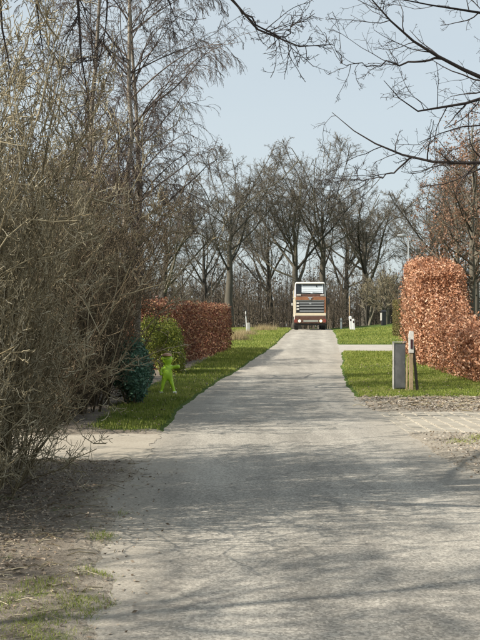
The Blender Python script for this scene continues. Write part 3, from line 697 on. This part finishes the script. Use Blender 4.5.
# ------------------------------------------------------------------ hedges
def hedge_points(path, width, hf, N, bulge=.12, fill=.3, sides=('l', 'r', 't', 'e'), rough=.07):
    """points in the outer skin of a hedge body along a path; hf(t) = height at 0..1"""
    path = np.asarray(path, float)
    s = np.concatenate([[0], np.cumsum(np.linalg.norm(np.diff(path, axis=0), axis=1))]); L = s[-1]; s /= L
    t = rng.random(N); X_ = np.interp(t, s, path[:, 0]); Y_ = np.interp(t, s, path[:, 1])
    dx = np.interp(np.clip(t + .01, 0, 1), s, path[:, 0]) - np.interp(np.clip(t - .01, 0, 1), s, path[:, 0])
    dy = np.interp(np.clip(t + .01, 0, 1), s, path[:, 1]) - np.interp(np.clip(t - .01, 0, 1), s, path[:, 1])
    l = np.hypot(dx, dy); nx_, ny_ = -dy / l, dx / l
    H = hf(t)
    per = 2 * H + width; q = rng.random(N) * per
    v = np.where(q < H, -.5 * width, np.where(q < 2 * H, .5 * width, q - 2 * H - .5 * width))
    z = np.where(q < H, q, np.where(q < 2 * H, q - H, H))
    # pull into the body a little, random; round the top corners
    dep = rng.exponential(.09, N); f = rng.random(N) < fill; dep = np.where(f, rng.uniform(0, width * .5, N), dep)
    lump = bulge * gnoise(t * L * 1.0 + v, z * 1.6, 1.7) + rng.normal(size=N) * rough
    side = q < 2 * H
    v = np.where(side, v * (1 - 2 * np.clip(dep, 0, .49 * width) / width) + np.sign(v) * lump, v)
    z = np.where(side, z, z - dep + lump)
    tz = z / H; v = v * (1 - .12 * np.clip(tz - .7, 0, 1) / .3 * np.abs(v) / (.5 * width)) * (1 - .1 * np.clip(.25 - tz, 0, 1) / .25)
    en = rng.random(N); du = np.where((t < .02) | (t > .98), rng.normal(size=N) * .05, 0)
    x = X_ + nx_ * v + du; y = Y_ + ny_ * v
    return np.stack([x, y, gz(x, y) + np.maximum(z, .02)], 1)
def hedge_end(p0, dirv, width, h, N):
    """cap points at a hedge end"""
    v = rng.uniform(-.5, .5, N) * width; z = rng.random(N) * h
    z = np.minimum(z, h - .3 * np.clip(np.abs(v) / (.5 * width) - .6, 0, 1)); dp = rng.exponential(.08, N) - .04
    x = p0[0] - dirv[1] * v - dirv[0] * dp; y = p0[1] + dirv[0] * v - dirv[1] * dp
    return np.stack([x, y, gz(x, y) + z], 1)
def hedge_stems(path, width, hf, n, mat, parent, rad=.018):
    path = np.asarray(path, float); s = np.linspace(0, 1, len(path)); t = rng.random(n)
    x = np.interp(t, s, path[:, 0]) + rng.normal(size=n) * width * .12; y = np.interp(t, s, path[:, 1]) + rng.normal(size=n) * width * .12
    P, R = stems0(n, .01, (.9, 1.), .5, rad, 6); P = P * hf(t)[:, None, None] * .95 + np.stack([x, y, gz(x, y)], 1)[:, None, :]
    A, RA = grow(P, R, 9, (.1, 1), (35, 75), (.15, .3), 4, .2, .1, .5, .004)
    tb = Tubes(); tb.add(P, R, 5); tb.add(A, RA, 3); o = link('stems', tb.mesh('stems', mat), parent); o['kind'] = 'stuff'; return o

# right beech hedge: tall block and a lower run towards the viewer
path = [(7.75, 41.), (7.1, 36.2), (6.75, 33.), (6.55, 31.)]
hf = lambda t: 3.5 + .2 * (1 - t) - .42 * np.clip((t - .55) / .45, 0, 1) ** 1.3
e = thing('beech_hedge', 'tall copper leaved beech hedge right of the lane', 'hedge', (7.7, 34, float(hy(34))), 0); base = Vector(e.location)
pts = np.concatenate([hedge_points(path, 1.5, hf, 44000, .07, rough=.1), hedge_end((6.55, 31.), (-.08, -1), 1.5, 3.0, 5200), hedge_end((7.75, 41.), (.1, 1), 1.5, 3.6, 3000)])
top = hedge_points(path, 1.2, lambda t: hf(t) + .12, 3000, .12, .0, rough=.12); top = top[top[:, 2] > gz(top[:, 0], top[:, 1]) + 2.5]
o = leaf_obj('foliage', np.concatenate([pts, top]), .09, M['beech_leaf'], e, asp=.55); o.location = -base
o = hedge_stems(path, 1.4, lambda t: hf(t) + .25, 60, M['twig_red'], e); o.location = -base
path = [(6.55, 31.2), (6.35, 28), (6.27, 25), (6.3, 22.5), (6.6, 21.)]
hf = lambda t: 1.02 + 1.9 * np.exp(-t / .27)
e = thing('beech_hedge', 'low copper leaved beech hedge continuing the tall one towards the viewer', 'hedge', (6.7, 26, float(hy(26))), 0); base = Vector(e.location)
o = leaf_obj('foliage', np.concatenate([hedge_points(path, 1.1, hf, 24000, .1, rough=.1)]), .088, M['beech_leaf'], e, asp=.55); o.location = -base
o = hedge_stems(path, 1., hf, 40, M['twig_red'], e); o.location = -base
# left beech hedge
path = [(-2.95, 29.), (-2.4, 32.5), (-1.7, 37.), (-1.0, 42.6)]
hf = lambda t: 2.02 - .12 * t
e = thing('beech_hedge', 'dark russet beech hedge left of the lane behind the yellow green bush', 'hedge', (-2, 36, float(hy(36)))); base = Vector(e.location)
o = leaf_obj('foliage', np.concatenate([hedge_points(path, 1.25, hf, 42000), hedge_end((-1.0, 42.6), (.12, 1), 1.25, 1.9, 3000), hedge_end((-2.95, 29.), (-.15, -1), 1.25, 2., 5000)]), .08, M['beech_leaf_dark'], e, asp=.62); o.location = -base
o = hedge_stems(path, 1.2, hf, 50, M['twig_red'], e); o.location = -base
# clipped yellowish hedge right, far
path = [(9.15, 56.), (12.5, 57.0)]
e = thing('clipped_hedge', 'clipped yellowish hedge end beyond the tall beech hedge', 'hedge', (10.5, 56.4, float(hy(56)))); base = Vector(e.location)
o = leaf_obj('foliage', np.concatenate([hedge_points(path, 1.1, lambda t: 2.1 + 0 * t, 22000, .04, .3), hedge_end((9.1, 56.), (-1, -.2), 1.1, 2.1, 3500)]), .07, M['box_leaf'], e); o.location = -base
o = hedge_stems(path, 1., lambda t: 2 + 0 * t, 20, M['twig_red'], e); o.location = -base
# evergreen behind the right tree trunk, its dark leaf colour painting the shade there
path = [(9.6, 37.5), (12.5, 38.5), (15, 38.5)]
e = thing('evergreen_hedge', 'evergreen hedge coloured dark for the shade behind the trunk at the right edge', 'hedge', (12, 38, float(hy(38)))); base = Vector(e.location)
o = leaf_obj('foliage', hedge_points(path, 1.2, lambda t: 2.3 + .2 * np.sin(t * 9), 16000, .15, .3), .09, M['ever_leaf'], e); o.location = -base
o = hedge_stems(path, 1., lambda t: 2 + 0 * t, 20, M['twig_red'], e); o.location = -base

# bushes
def bush(name, label, loc, r, N, size, mat, stem_mat, droop=0.):
    z0 = float(gz(np.array(loc[0]), np.array(loc[1])))
    e = thing(name, label, 'shrub', (loc[0], loc[1], z0))
    u = rng.normal(size=(N, 3)); u /= np.linalg.norm(u, axis=1, keepdims=True)
    rad = 1 - np.clip(rng.exponential(.14, N), 0, .9)
    lump = 1 + .3 * gnoise(u[:, 0] * 3 + loc[0], u[:, 1] * 3 + u[:, 2] * 3.3, 1.6) + rng.normal(size=N) * .09
    nl = 7; lo = rng.normal(size=(nl, 3)) * [.48, .48, .34]; ls = rng.uniform(.42, .72, nl); ls[0] = .75; lo[0] = 0
    li = rng.integers(0, nl, N); p = (u * (rad * lump)[:, None] * ls[li][:, None] + lo[li]) * np.array(r); p[:, 2] += r[2] * .9
    p = p[(p[:, 2] > .02)]; N = len(p)
    leaf_obj('foliage', p, size, mat, e, asp=.6)
    P, R = stems0(14, .15, (r[2] * 1.1, r[2] * 1.7), .6, .015); A, RA = grow(P, R, 6, (.2, 1), (30, 60), (.2, .4), 4, .2, .05, .5, .004)
    t = Tubes(); t.add(P, R, 5); t.add(A, RA, 3); link('stems', t.mesh('stems', stem_mat), e); return e
bush('ivy_bush', 'dark green ivy bush at the foot of the brown shrubs', (-1.95, 17.4), (.42, .7, .66), 9000, .06, M['ivy_leaf'], M['twig_red'])
bush('yellow_green_bush', 'yellow green leafy bush in front of the russet hedge', (-2.12, 27.4), (.56, .8, .95), 16000, .06, M['shrub_leaf'], M['twig_red'])
# withered beech tree above the right hedge
n = 12; z = np.linspace(-.1, 7.6, n)
P0 = np.stack([np.cumsum(rng.normal(size=n) * .04), np.cumsum(rng.normal(size=n) * .04), z], 1)[None]; R0 = np.linspace(.15, .02, n)[None]
P1, R1 = grow(P0, R0, 34, (.3, 1), (35, 75), (.25, .45), 7, .12, .08, .45, .012)
P2, R2 = grow(P1, R1, 9, (.15, 1), (30, 65), (.25, .5), 5, .18, .05, .55, .006)
P3, R3 = grow(P2, R2, 5, (.2, 1), (30, 65), (.35, .7), 4, .2, .03, .6, .004)
t = Tubes(); t.add(P0, R0, 9); t.add(P1, R1, 5); c = Tubes(); c.add(P2, R2, 3); c.add(P3, R3, 3)
tm, cm = t.mesh('trunk', M['oak_bark']), c.mesh('crown', M['twig_red'])
lp = np.concatenate([P3[:, 1], P3[:, 2], P3[:, 3]]); lp = lp[rng.random(len(lp)) < .6]; lp = lp + rng.normal(size=lp.shape) * .05
V, T_, r_ = leaves(lp, .085); lm = mesh_np('withered_leaves', V, tris=T_, rnd=r_, mat=M['tree_leaf'], smooth=False)
for x, y, sc, rz, lb in [(8.3, 34.2, 1.1, .3, 'tree with withered brown leaves rising behind the right beech hedge'), (10.6, 43., 1.2, 2.4, 'withered brown tree farther back at the right edge'), (8.9, 39.5, 1.05, 4.2, 'withered brown tree standing close behind the tall beech hedge')]:
    e = thing('withered_tree', lb, 'tree', (x, y, float(hy(y))), rz, 'withered trees behind the right hedge'); e.scale = (sc,) * 3
    link('trunk', tm, e); o = link('crown', cm, e); o['kind'] = 'stuff'; o = link('foliage', lm, e); o['kind'] = 'stuff'

# dry grass tussocks near the crest
def tussock(loc, n, h, sp, label):
    q = np.stack([rng.normal(size=n) * sp, rng.normal(size=n) * sp, np.zeros(n)], 1)
    e = blades(q, h, .02, M['dry_grass'], 'dry_tussock', lean=.6); del e['kind']; e['kind'] = 'stuff'; e.location = (loc[0], loc[1], float(gz(np.array(loc[0]), np.array(loc[1]))))
    tag(e, label)
tussock(((237 - 240) / FPX * 52, 52), 900, .6, .28, 'pale dry grass tussock right against the end of the russet hedge')
tussock(((246 - 240) / FPX * 60, 60), 700, .4, .3, 'dry grass tussock at the foot of the leaning marker post')
tussock(((265 - 240) / FPX * 70, 70), 800, .5, .4, 'dry grass tussock on the crest left of the lorry')

# ------------------------------------------------------------------ built objects
class MB:
    def __init__(s): s.bm = bmesh.new()
    def box(s, c, d, bev=0., rot=None, seg=2):
        r = bmesh.ops.create_cube(s.bm, size=1); vs = r['verts']
        for v in vs: v.co = Vector((v.co.x * d[0], v.co.y * d[1], v.co.z * d[2]))
        if bev:
            es = list({e for v in vs for e in v.link_edges})
            r2 = bmesh.ops.bevel(s.bm, geom=es, offset=bev, segments=seg, affect='EDGES', profile=.6)
            vs = list({v for f in r2['faces'] for v in f.verts} | {v for v in vs if v.is_valid})
        Mx = Matrix.Translation(Vector(c)) @ (rot.to_4x4() if rot else Matrix.Identity(4))
        for v in vs: v.co = Mx @ v.co
        return s
    def cyl(s, c, r1, r2, h, axis='Z', seg=16):
        r = bmesh.ops.create_cone(s.bm, cap_ends=True, segments=seg, radius1=r1, radius2=r2, depth=h)
        rt = {'Z': Matrix.Identity(4), 'X': Matrix.Rotation(math.pi / 2, 4, 'Y'), 'Y': Matrix.Rotation(math.pi / 2, 4, 'X')}[axis]
        for v in r['verts']: v.co = Matrix.Translation(Vector(c)) @ rt @ v.co
        return s
    def loft(s, prof):
        """prof: list of rings (lists of points); closes caps"""
        rings = [[s.bm.verts.new(p) for p in r] for r in prof]
        for a, b in zip(rings[:-1], rings[1:]):
            for k in range(len(a)): s.bm.faces.new([a[k], a[(k + 1) % len(a)], b[(k + 1) % len(a)], b[k]])
        s.bm.faces.new(rings[0][::-1]); s.bm.faces.new(rings[-1]); return s
    def build(s, name, mat, parent=None, smooth=False):
        bmesh.ops.recalc_face_normals(s.bm, faces=s.bm.faces)
        me = bpy.data.meshes.new(name); s.bm.to_mesh(me); s.bm.free(); me.materials.append(mat)
        if smooth:
            for p in me.polygons: p.use_smooth = True
        return link(name, me, parent)

def gzf(x, y): return float(gz(np.array(float(x)), np.array(float(y))))
M['cabinet_dark'] = plain('cabinet_grey_paint', (.17, .17, .17), .6, 0, .2, 5)
M['cabinet_pale'] = plain('pale_grey_and_sunlit_edge', (.4, .39, .36), .5, 0, .12, 8)  # pale grey; on the cabinet's left side it paints a sunlit edge
M['white_wood'] = plain('white_weathered_paint', (.62, .6, .55), .7, 0, .2, 18)
M['wood'] = plain('weathered_wood', (.34, .25, .15), .85, 0, .35, 16)
M['wood_dark'] = plain('dark_weathered_wood', (.09, .07, .05), .85, 0, .35, 16)
M['reflector'] = plain('dark_red_reflector', (.05, .012, .016), .3)
M['white'] = plain('white_post_paint', (.75, .75, .73), .5, 0, .08)
M['black'] = plain('black_plastic', (.02, .02, .022), .45)
M['steel'] = plain('galvanised_steel', (.5, .52, .53), .45, .6, .1)

# grey cabinet
d = 21.0; x = (400 - 240) / FPX * d
e = thing('utility_cabinet', 'narrow dark grey utility cabinet with pale lid and painted sunlit left edge on the right grass', 'cabinet', (x, d, gzf(x, d)), .06)
MB().box((0, .07, .5), (.25, .11, 1.04), .008).build('body', M['cabinet_dark'], e)
MB().box((-.134, .06, .51), (.018, .13, 1.06), .005).build('side_panel', M['cabinet_pale'], e)  # pale colour stands in for sun on the left edge
MB().box((0, .06, 1.045), (.29, .15, .02), .006).build('lid', M['cabinet_pale'], e)
dr = MB().box((.006, .003, .52), (.22, .016, .95), .004).build('door', M['cabinet_dark'], e)
MB().box((.09, -.009, .6), (.014, .014, .05), .003).build('lock', M['steel'], dr)
# marker post with two wooden stakes
x = (411 - 240) / FPX * 20.8; d = 20.8
e = thing('marker_post', 'weathered marker post with white top, dark reflector and wooden stakes', 'post', (x, d, gzf(x, d) - .02), -.05)
MB().box((0, 0, .45), (.085, .07, .9), .006).build('lower_post', M['wood'], e)
MB().loft([[(-.05, -.045, .84), (.05, -.045, .84), (.05, .045, .84), (-.05, .045, .84)], [(-.05, -.045, 1.24), (.05, -.045, 1.24), (.05, .045, 1.24), (-.05, .045, 1.24)], [(-.02, -.045, 1.32), (.05, -.045, 1.3), (.05, .045, 1.3), (-.02, .045, 1.32)]]).build('white_cap', M['white_wood'], e)
MB().box((.008, -.051, 1.03), (.05, .012, .2), .003).build('reflector', M['reflector'], e)
MB().box((-.085, .02, .36), (.03, .05, .76), .004, Matrix.Rotation(.03, 3, 'Y')).build('stake', M['wood'], e)
MB().box((.1, .05, .48), (.06, .045, 1.02), .004, Matrix.Rotation(-.09, 3, 'Y')).build('stake', M['wood_dark'], e)

# white posts right, far
def wpost(px, d, h, wd, label, lean=0.):
    x = (px - 240) / FPX * d
    e = thing('white_post', label, 'post', (x, d, gzf(x, d) - .03), 0, 'white posts by the crest'); e.rotation_euler = (0, lean, 0)
    MB().box((0, 0, h / 2), (wd, wd * .8, h), .015).build('shaft', M['white'], e)
    MB().loft([[(-wd / 2, -wd * .4, h), (wd / 2, -wd * .4, h), (wd / 2, wd * .4, h), (-wd / 2, wd * .4, h)], [(-wd * .2, -wd * .2, h + wd * .3), (wd * .2, -wd * .2, h + wd * .3), (wd * .2, wd * .2, h + wd * .3), (-wd * .2, wd * .2, h + wd * .3)]]).build('cap', M['white'], e)
    MB().box((0, -wd * .4 - .004, h * .78), (wd * .5, .012, .14), .002).build('reflector', M['reflector'], e)
wpost(341, 76.5, .82, .15, 'shorter white post just right of the lorry')
wpost(351.5, 69, .98, .2, 'taller white post, nearer of the leaning pair on the right', -.1)
wpost(354, 68, .8, .16, 'white post leaning against the taller one on the right', -.07)
# thin pole behind
x = (349.5 - 240) / FPX * 71; e = thing('thin_pole', 'thin pale pole rising behind the taller white post', 'pole', (x, 71, gzf(x, 71) - .05))
MB().cyl((0, 0, 1.3), .035, .025, 2.6).build('shaft', M['wood'], e, True)
MB().cyl((0, 0, 2.61), .03, .012, .05).build('cap', M['steel'], e, True)
# left marker post with pale box
x = (247.5 - 240) / FPX * 64; e = thing('marker_post', 'thin white marker post with pale box on the left verge', 'post', (x, 64, gzf(x, 64) - .03), .1); e.rotation_euler = (0, -.06, 0)
MB().box((-.04, 0, .75), (.07, .06, 1.5), .01).build('shaft', M['white'], e)
MB().box((.1, .0, .42), (.2, .14, .62), .02).build('pale_box', M['cabinet_pale'], e)
MB().box((-.04, -.033, 1.25), (.05, .01, .16), .002).build('reflector', M['reflector'], e)
# mailbox by the small tree
x = (383 - 240) / FPX * 76; e = thing('mailbox', 'black mailbox with pale side panel beside the small tree', 'mailbox', (x, 76, gzf(x, 76) - .02), .2)
MB().box((.05, 0, .55), (.34, .3, 1.1), .02).build('body', M['black'], e)
MB().box((-.15, 0, .7), (.05, .31, .6), .01).build('side_panel', M['cabinet_pale'], e)
MB().loft([[(-.15, -.18, 1.1), (.24, -.18, 1.1), (.24, .18, 1.1), (-.15, .18, 1.1)], [(-.13, -.03, 1.24), (.22, -.03, 1.24), (.22, .03, 1.24), (-.13, .03, 1.24)]]).build('roof', M['black'], e)
# street lamp
d = 60; x = (408.5 - 240) / FPX * d; z0 = gzf(x, d)
e = thing('street_lamp', 'pale slender street lamp rising behind the right beech hedge', 'lamp', (x, d, z0 - .05))
H = 7.2 - z0
t = Tubes(); ptl = np.array([(0, 0, 0), (0, 0, 1.5), (0, 0, H * .6), (0, 0, H - .35), (-.03, 0, H - .12), (-.13, 0, H - .02), (-.3, 0, H)])[None]
t.add(ptl, np.array([[.07, .065, .05, .04, .036, .034, .03]]), 10, rnd=np.array([.5])); link('pole', t.mesh('pole', M['steel']), e)
hd = MB().loft([[(-.22, -.06, H - .03), (-.22, .06, H - .03), (-.22, .06, H + .05), (-.22, -.06, H + .05)], [(-.4, -.11, H - .06), (-.4, .11, H - .06), (-.4, .09, H + .06), (-.4, -.09, H + .06)], [(-.68, -.07, H - .05), (-.68, .07, H - .05), (-.68, .05, H + .02), (-.68, -.05, H + .02)]]).build('lamp_head', M['steel'], e)
MB().box((-.5, 0, H - .075), (.26, .14, .03), .01).build('lens', M['cabinet_pale'], hd)

# ---- green play figure on the left verge
M['figure'] = plain('bright_green_plastic', (.42, .66, .04), .4, 0, .08)
M['cap_red'] = plain('red_cap_plastic', (.42, .24, .15), .5)
d = 20.0; x = (167 - 240) / FPX * d
e = thing('warning_figure', 'bright green plastic child figure with reddish cap and outstretched arm', 'figure', (x, d, gzf(x, d) - .01), .15)
sk = [(0, 0, .36), (0, 0, .46), (0, 0, .56), (0, 0, .605), (0, -.01, .68),
      (.08, 0, .54), (.17, -.03, .55), (.27, -.05, .565),
      (-.08, 0, .54), (-.13, -.02, .46), (-.12, -.04, .37),
      (.07, 0, .32), (.11, -.01, .17), (.15, 0, .04), (.165, -.06, .025),
      (-.06, 0, .32), (-.09, -.01, .17), (-.12, 0, .04), (-.13, -.06, .025), (0, -.01, .74), (0, -.01, .8)]
ed = [(0, 1), (1, 2), (2, 3), (3, 4), (2, 5), (5, 6), (6, 7), (2, 8), (8, 9), (9, 10), (0, 11), (11, 12), (12, 13), (13, 14), (0, 15), (15, 16), (16, 17), (17, 18), (4, 19), (19, 20)]
rd = [.125, .115, .1, .055, .125, .05, .045, .062, .05, .042, .045, .07, .05, .042, .04,   .07, .05, .042, .04, .135, .09]
me = bpy.data.meshes.new('body'); me.from_pydata(sk, ed, []); me.materials.append(M['figure'])
o = link('body', me, e); sm = o.modifiers.new('skin', 'SKIN'); sm.use_smooth_shade = True
for k, r in enumerate(rd): me.skin_vertices[0].data[k].radius = (r, r * .8); me.skin_vertices[0].data[k].use_root = (k == 0)
o.modifiers.new('sub', 'SUBSURF').levels = 2; o.modifiers['sub'].render_levels = 2
def dome(name, c, r, hgt, mat, parent):
    prof = []
    for k in range(6):
        a = k / 5 * math.pi / 2 * .96; prof.append([(c[0] + math.cos(a) * r * math.cos(q / 14 * 6.283), c[1] + math.cos(a) * r * math.sin(q / 14 * 6.283), c[2] + math.sin(a) * hgt) for q in range(14)])
    return MB().loft(prof).build(name, mat, parent, True)
cp = dome('cap', (0, -.01, .79), .105, .055, M['cap_red'], e)
MB().cyl((.0, -.07, .79), .1, .095, .014).build('cap_brim', M['cap_red'], cp, True)
MB().box((.155, -.03, .022), (.09, .17, .04), .015).build('shoe', M['white'], e); MB().box((-.125, -.03, .022), (.09, .17, .04), .015).build('shoe', M['white'], e)

# ------------------------------------------------------------------ the lorry
M['cab_white'] = plain('lorry_white_paint', (.6, .58, .54), .35, 0, .05, 3)
M['cab_copper'] = plain('lorry_copper_paint', (.3, .13, .065), .3, .2, .3, 3)
M['cab_brown'] = plain('lorry_dark_brown_paint', (.1, .05, .035), .35, 0, .3, 3)
M['cab_cream'] = plain('lorry_cream_paint', (.66, .57, .42), .4, 0, .06, 3)
M['grille'] = plain('lorry_grille_grey', (.26, .265, .275), .4, .3, .1, 3)
M['dark'] = plain('lorry_dark_trim', (.012, .012, .013), .5)
M['screen'] = plain('blind_with_sky_reflection', (.62, .67, .72), .25, 0, .05, 2)  # blue-grey paints the sky's reflection in the glass over a pale blind
M['glassd'] = plain('dark_glass', (.02, .023, .026), .06)
M['headlight'] = plain('lit_headlight', (1., .72, .36), .2, 0, 0, 2, emit=1.3)
M['chrome'] = plain('chrome', (.75, .75, .75), .15, .9, .03)
M['tyre'] = plain('tyre_rubber', (.025, .025, .026), .8)
M['plate'] = plain('number_plate', (.3, .31, .27), .4)
M['tail_red'] = plain('marker_lamp_red', (.22, .05, .035), .35)
d = 75.0; x = 5.48
e = thing('lorry', 'white and copper striped lorry with lit headlights coming over the crest', 'truck', (x, d, float(hy(d)) + .004), -.045)
def rect_ring(y, x0, x1, z0, z1): return [(x0, y, z0), (x1, y, z0), (x1, y, z1), (x0, y, z1)]
# cab shell: front face at y=0, slightly raked above the waist
cab = MB()
W = 1.24
sec = [(.75, 0.02, W), (1.1, 0., W), (2.28, 0., W), (2.8, .03, W - .01), (3.62, .17, W - .07), (3.76, .26, W - .14)]
rings = []
for z, y0, hw in sec: rings.append([(-hw, y0 + .08, z), (-hw + .1, y0, z), (hw - .1, y0, z), (hw, y0 + .08, z), (hw, 2.1, z), (-hw, 2.1, z)])
cab.loft(rings).build('cab', M['cab_white'], e)
def front(z): return float(np.interp(z, [s[0] for s in sec], [s[1] for s in sec]))
def slab(name, x0, x1, z0, z1, mat, proud=.02, par=e, th=.05):
    return MB().loft([[(x0, front(z0) - proud, z0), (x1, front(z0) - proud, z0), (x1, front(z0) + th, z0), (x0, front(z0) + th, z0)],
                      [(x0, front(z1) - proud, z1), (x1, front(z1) - proud, z1), (x1, front(z1) + th, z1), (x0, front(z1) + th, z1)]]).build(name, mat, par)
sv = slab('windscreen_surround', -1.12, 1.12, 2.82, 3.6, M['dark'], .012)
slab('windscreen', -.66, 1.02, 2.87, 3.55, M['screen'], .022, sv)
for z in (3.02, 3.18, 3.36): slab('blind_seam', -.6, .98, z - .012, z + .012, M['grille'], .028, sv)
slab('windscreen_visor', -.6, .95, 3.47, 3.54, M['dark'], .03, sv)
slab('windscreen', -1.06, -.68, 2.87, 3.55, M['glassd'], .022, sv)
MB().box((.0, .1, 3.66), (2.2, .22, .07), .02, Matrix.Rotation(.35, 3, 'X')).build('sun_visor', M['cab_white'], e)
MB().box((.5, front(3.4) - .05, 3.44), (.05, .03, .18), .005).build('mirror_bracket', M['dark'], e)
for xx in (-.35, .55): MB().box((xx, front(2.95) - .045, 2.9), (.75, .02, .025), .004, Matrix.Rotation(.06, 3, 'Y')).build('wiper', M['dark'], e)
slab('waist_stripe', -1.13, 1.13, 2.62, 2.8, M['cab_brown'], .015)
MB().box((-.88, -.02, 2.73), (.34, .05, .11), .02).build('air_vent', M['cab_white'], e); MB().box((.95, -.02, 2.72), (.3, .05, .09), .02).build('air_vent', M['cab_white'], e)
slab('copper_band', -1.14, 1.14, 2.34, 2.6, M['cab_copper'], .02)
em = MB().box((0, -.04, 2.52), (.34, .03, .1), .02).build('emblem', M['chrome'], e); MB().box((0, -.045, 2.4), (.16, .03, .16), .03, Matrix.Rotation(.785, 3, 'Y')).build('badge', M['chrome'], em)
slab('copper_stripe', -1.14, 1.14, 2.24, 2.3, M['dark'], .018)
gp = slab('grille_panel', -1.08, 1.08, 1.33, 2.22, M['dark'], .012)
for z in (2.12, 1.91, 1.69, 1.47): slab('grille_slat', -.82, 1.06, z - .055, z + .06, M['grille'], .045, gp)
MB().box((.02, -.055, 2.06), (.16, .02, .09), .01).build('grille_badge', M['chrome'], gp)
for z in (2.1, 1.86, 1.62): MB().box((-.95, -.03, z), (.2, .06, .13), .02).build('side_marker', M['cab_white'], e)
for s_ in (-1, 1): slab('side_panel', min(s_ * 1.1, s_ * 1.235), max(s_ * 1.1, s_ * 1.235), 1.33, 2.6, M['cab_copper'] if s_ > 0 else M['cab_cream'], .025)
slab('cream_strip', -1.22, 1.22, 1.13, 1.31, M['cab_cream'], .05)
MB().box((0, .02, .95), (2.42, .16, .26), .03).build('bumper_upper', M['cab_brown'], e)
bp = MB().box((0, .02, .66), (2.5, .24, .3), .04).build('bumper', M['cab_brown'], e)
MB().box((-1.13, -.085, .7), (.24, .06, .24), .02).build('corner_lamp', M['tail_red'], e); MB().box((1.13, -.085, .72), (.24, .06, .24), .02).build('corner_lamp', M['tail_red'], e)
for xx in (-.83, .83):
    h = MB().cyl((xx, -.11, .7), .1, .1, .05, 'Y', 20).build('headlight', M['headlight'], e); MB().cyl((xx, -.1, .7), .125, .125, .04, 'Y', 20).build('rim', M['chrome'], h)
MB().box((0.05, -.108, .7), (1.15, .02, .14), .005).build('number_plate', M['plate'], e)
MB().box((0, .1, .43), (2.4, .2, .14), .03).build('air_dam', M['dark'], e)
for s in (-1, 1):
    mi = MB().box((s * 1.44, .1, 2.25), (.16, .12, .44), .03).build('mirror', M['dark'], e); MB().box((s * 1.33, .12, 2.45), (.2, .03, .03), .006).build('mirror_arm', M['dark'], mi)
    if s < 0: MB().box((-1.4, .02, 2.0), (.1, .06, .2), .02).build('mirror_glass', M['cab_white'], mi)
    MB().box((s * 1.245, 1., 3.0), (.02, .9, .7), .01).build('side_window', M['glassd'], e)
    dr = MB().box((s * 1.246, 1., 1.9), (.02, 1.1, 1.3), .01).build('door', M['cab_white'], e); MB().box((s * 1.262, 1.4, 2.2), (.02, .18, .04), .005).build('handle', M['dark'], dr)
    for yy in (1.0, 5.6):
        wh = MB().cyl((s * 1.06, yy, .5), .5, .5, .3, 'X', 28).build('wheel', M['tyre'], e); MB().cyl((s * 1.2, yy, .5), .27, .24, .06, 'X', 20).build('rim', M['chrome'], wh)
    MB().box((s * 1.1, 1., 1.02), (.28, 1.3, .08), .03).build('mudguard', M['dark'], e)
MB().box((0, 4.3, .85), (.9, 6.6, .25), .02).build('chassis', M['dark'], e)
bd = MB().box((0, 5.0, 2.2), (2.44, 5.4, 2.3), .03).build('cargo_body', M['cab_brown'], e)
for k in range(6): MB().box((1.228, 2.7 + k * .92, 2.2), (.03, .08, 2.2), .005).build('stake_rib', M['cab_cream'], bd); MB().box((-1.228, 2.7 + k * .92, 2.2), (.03, .08, 2.2), .005).build('stake_rib', M['cab_cream'], bd)
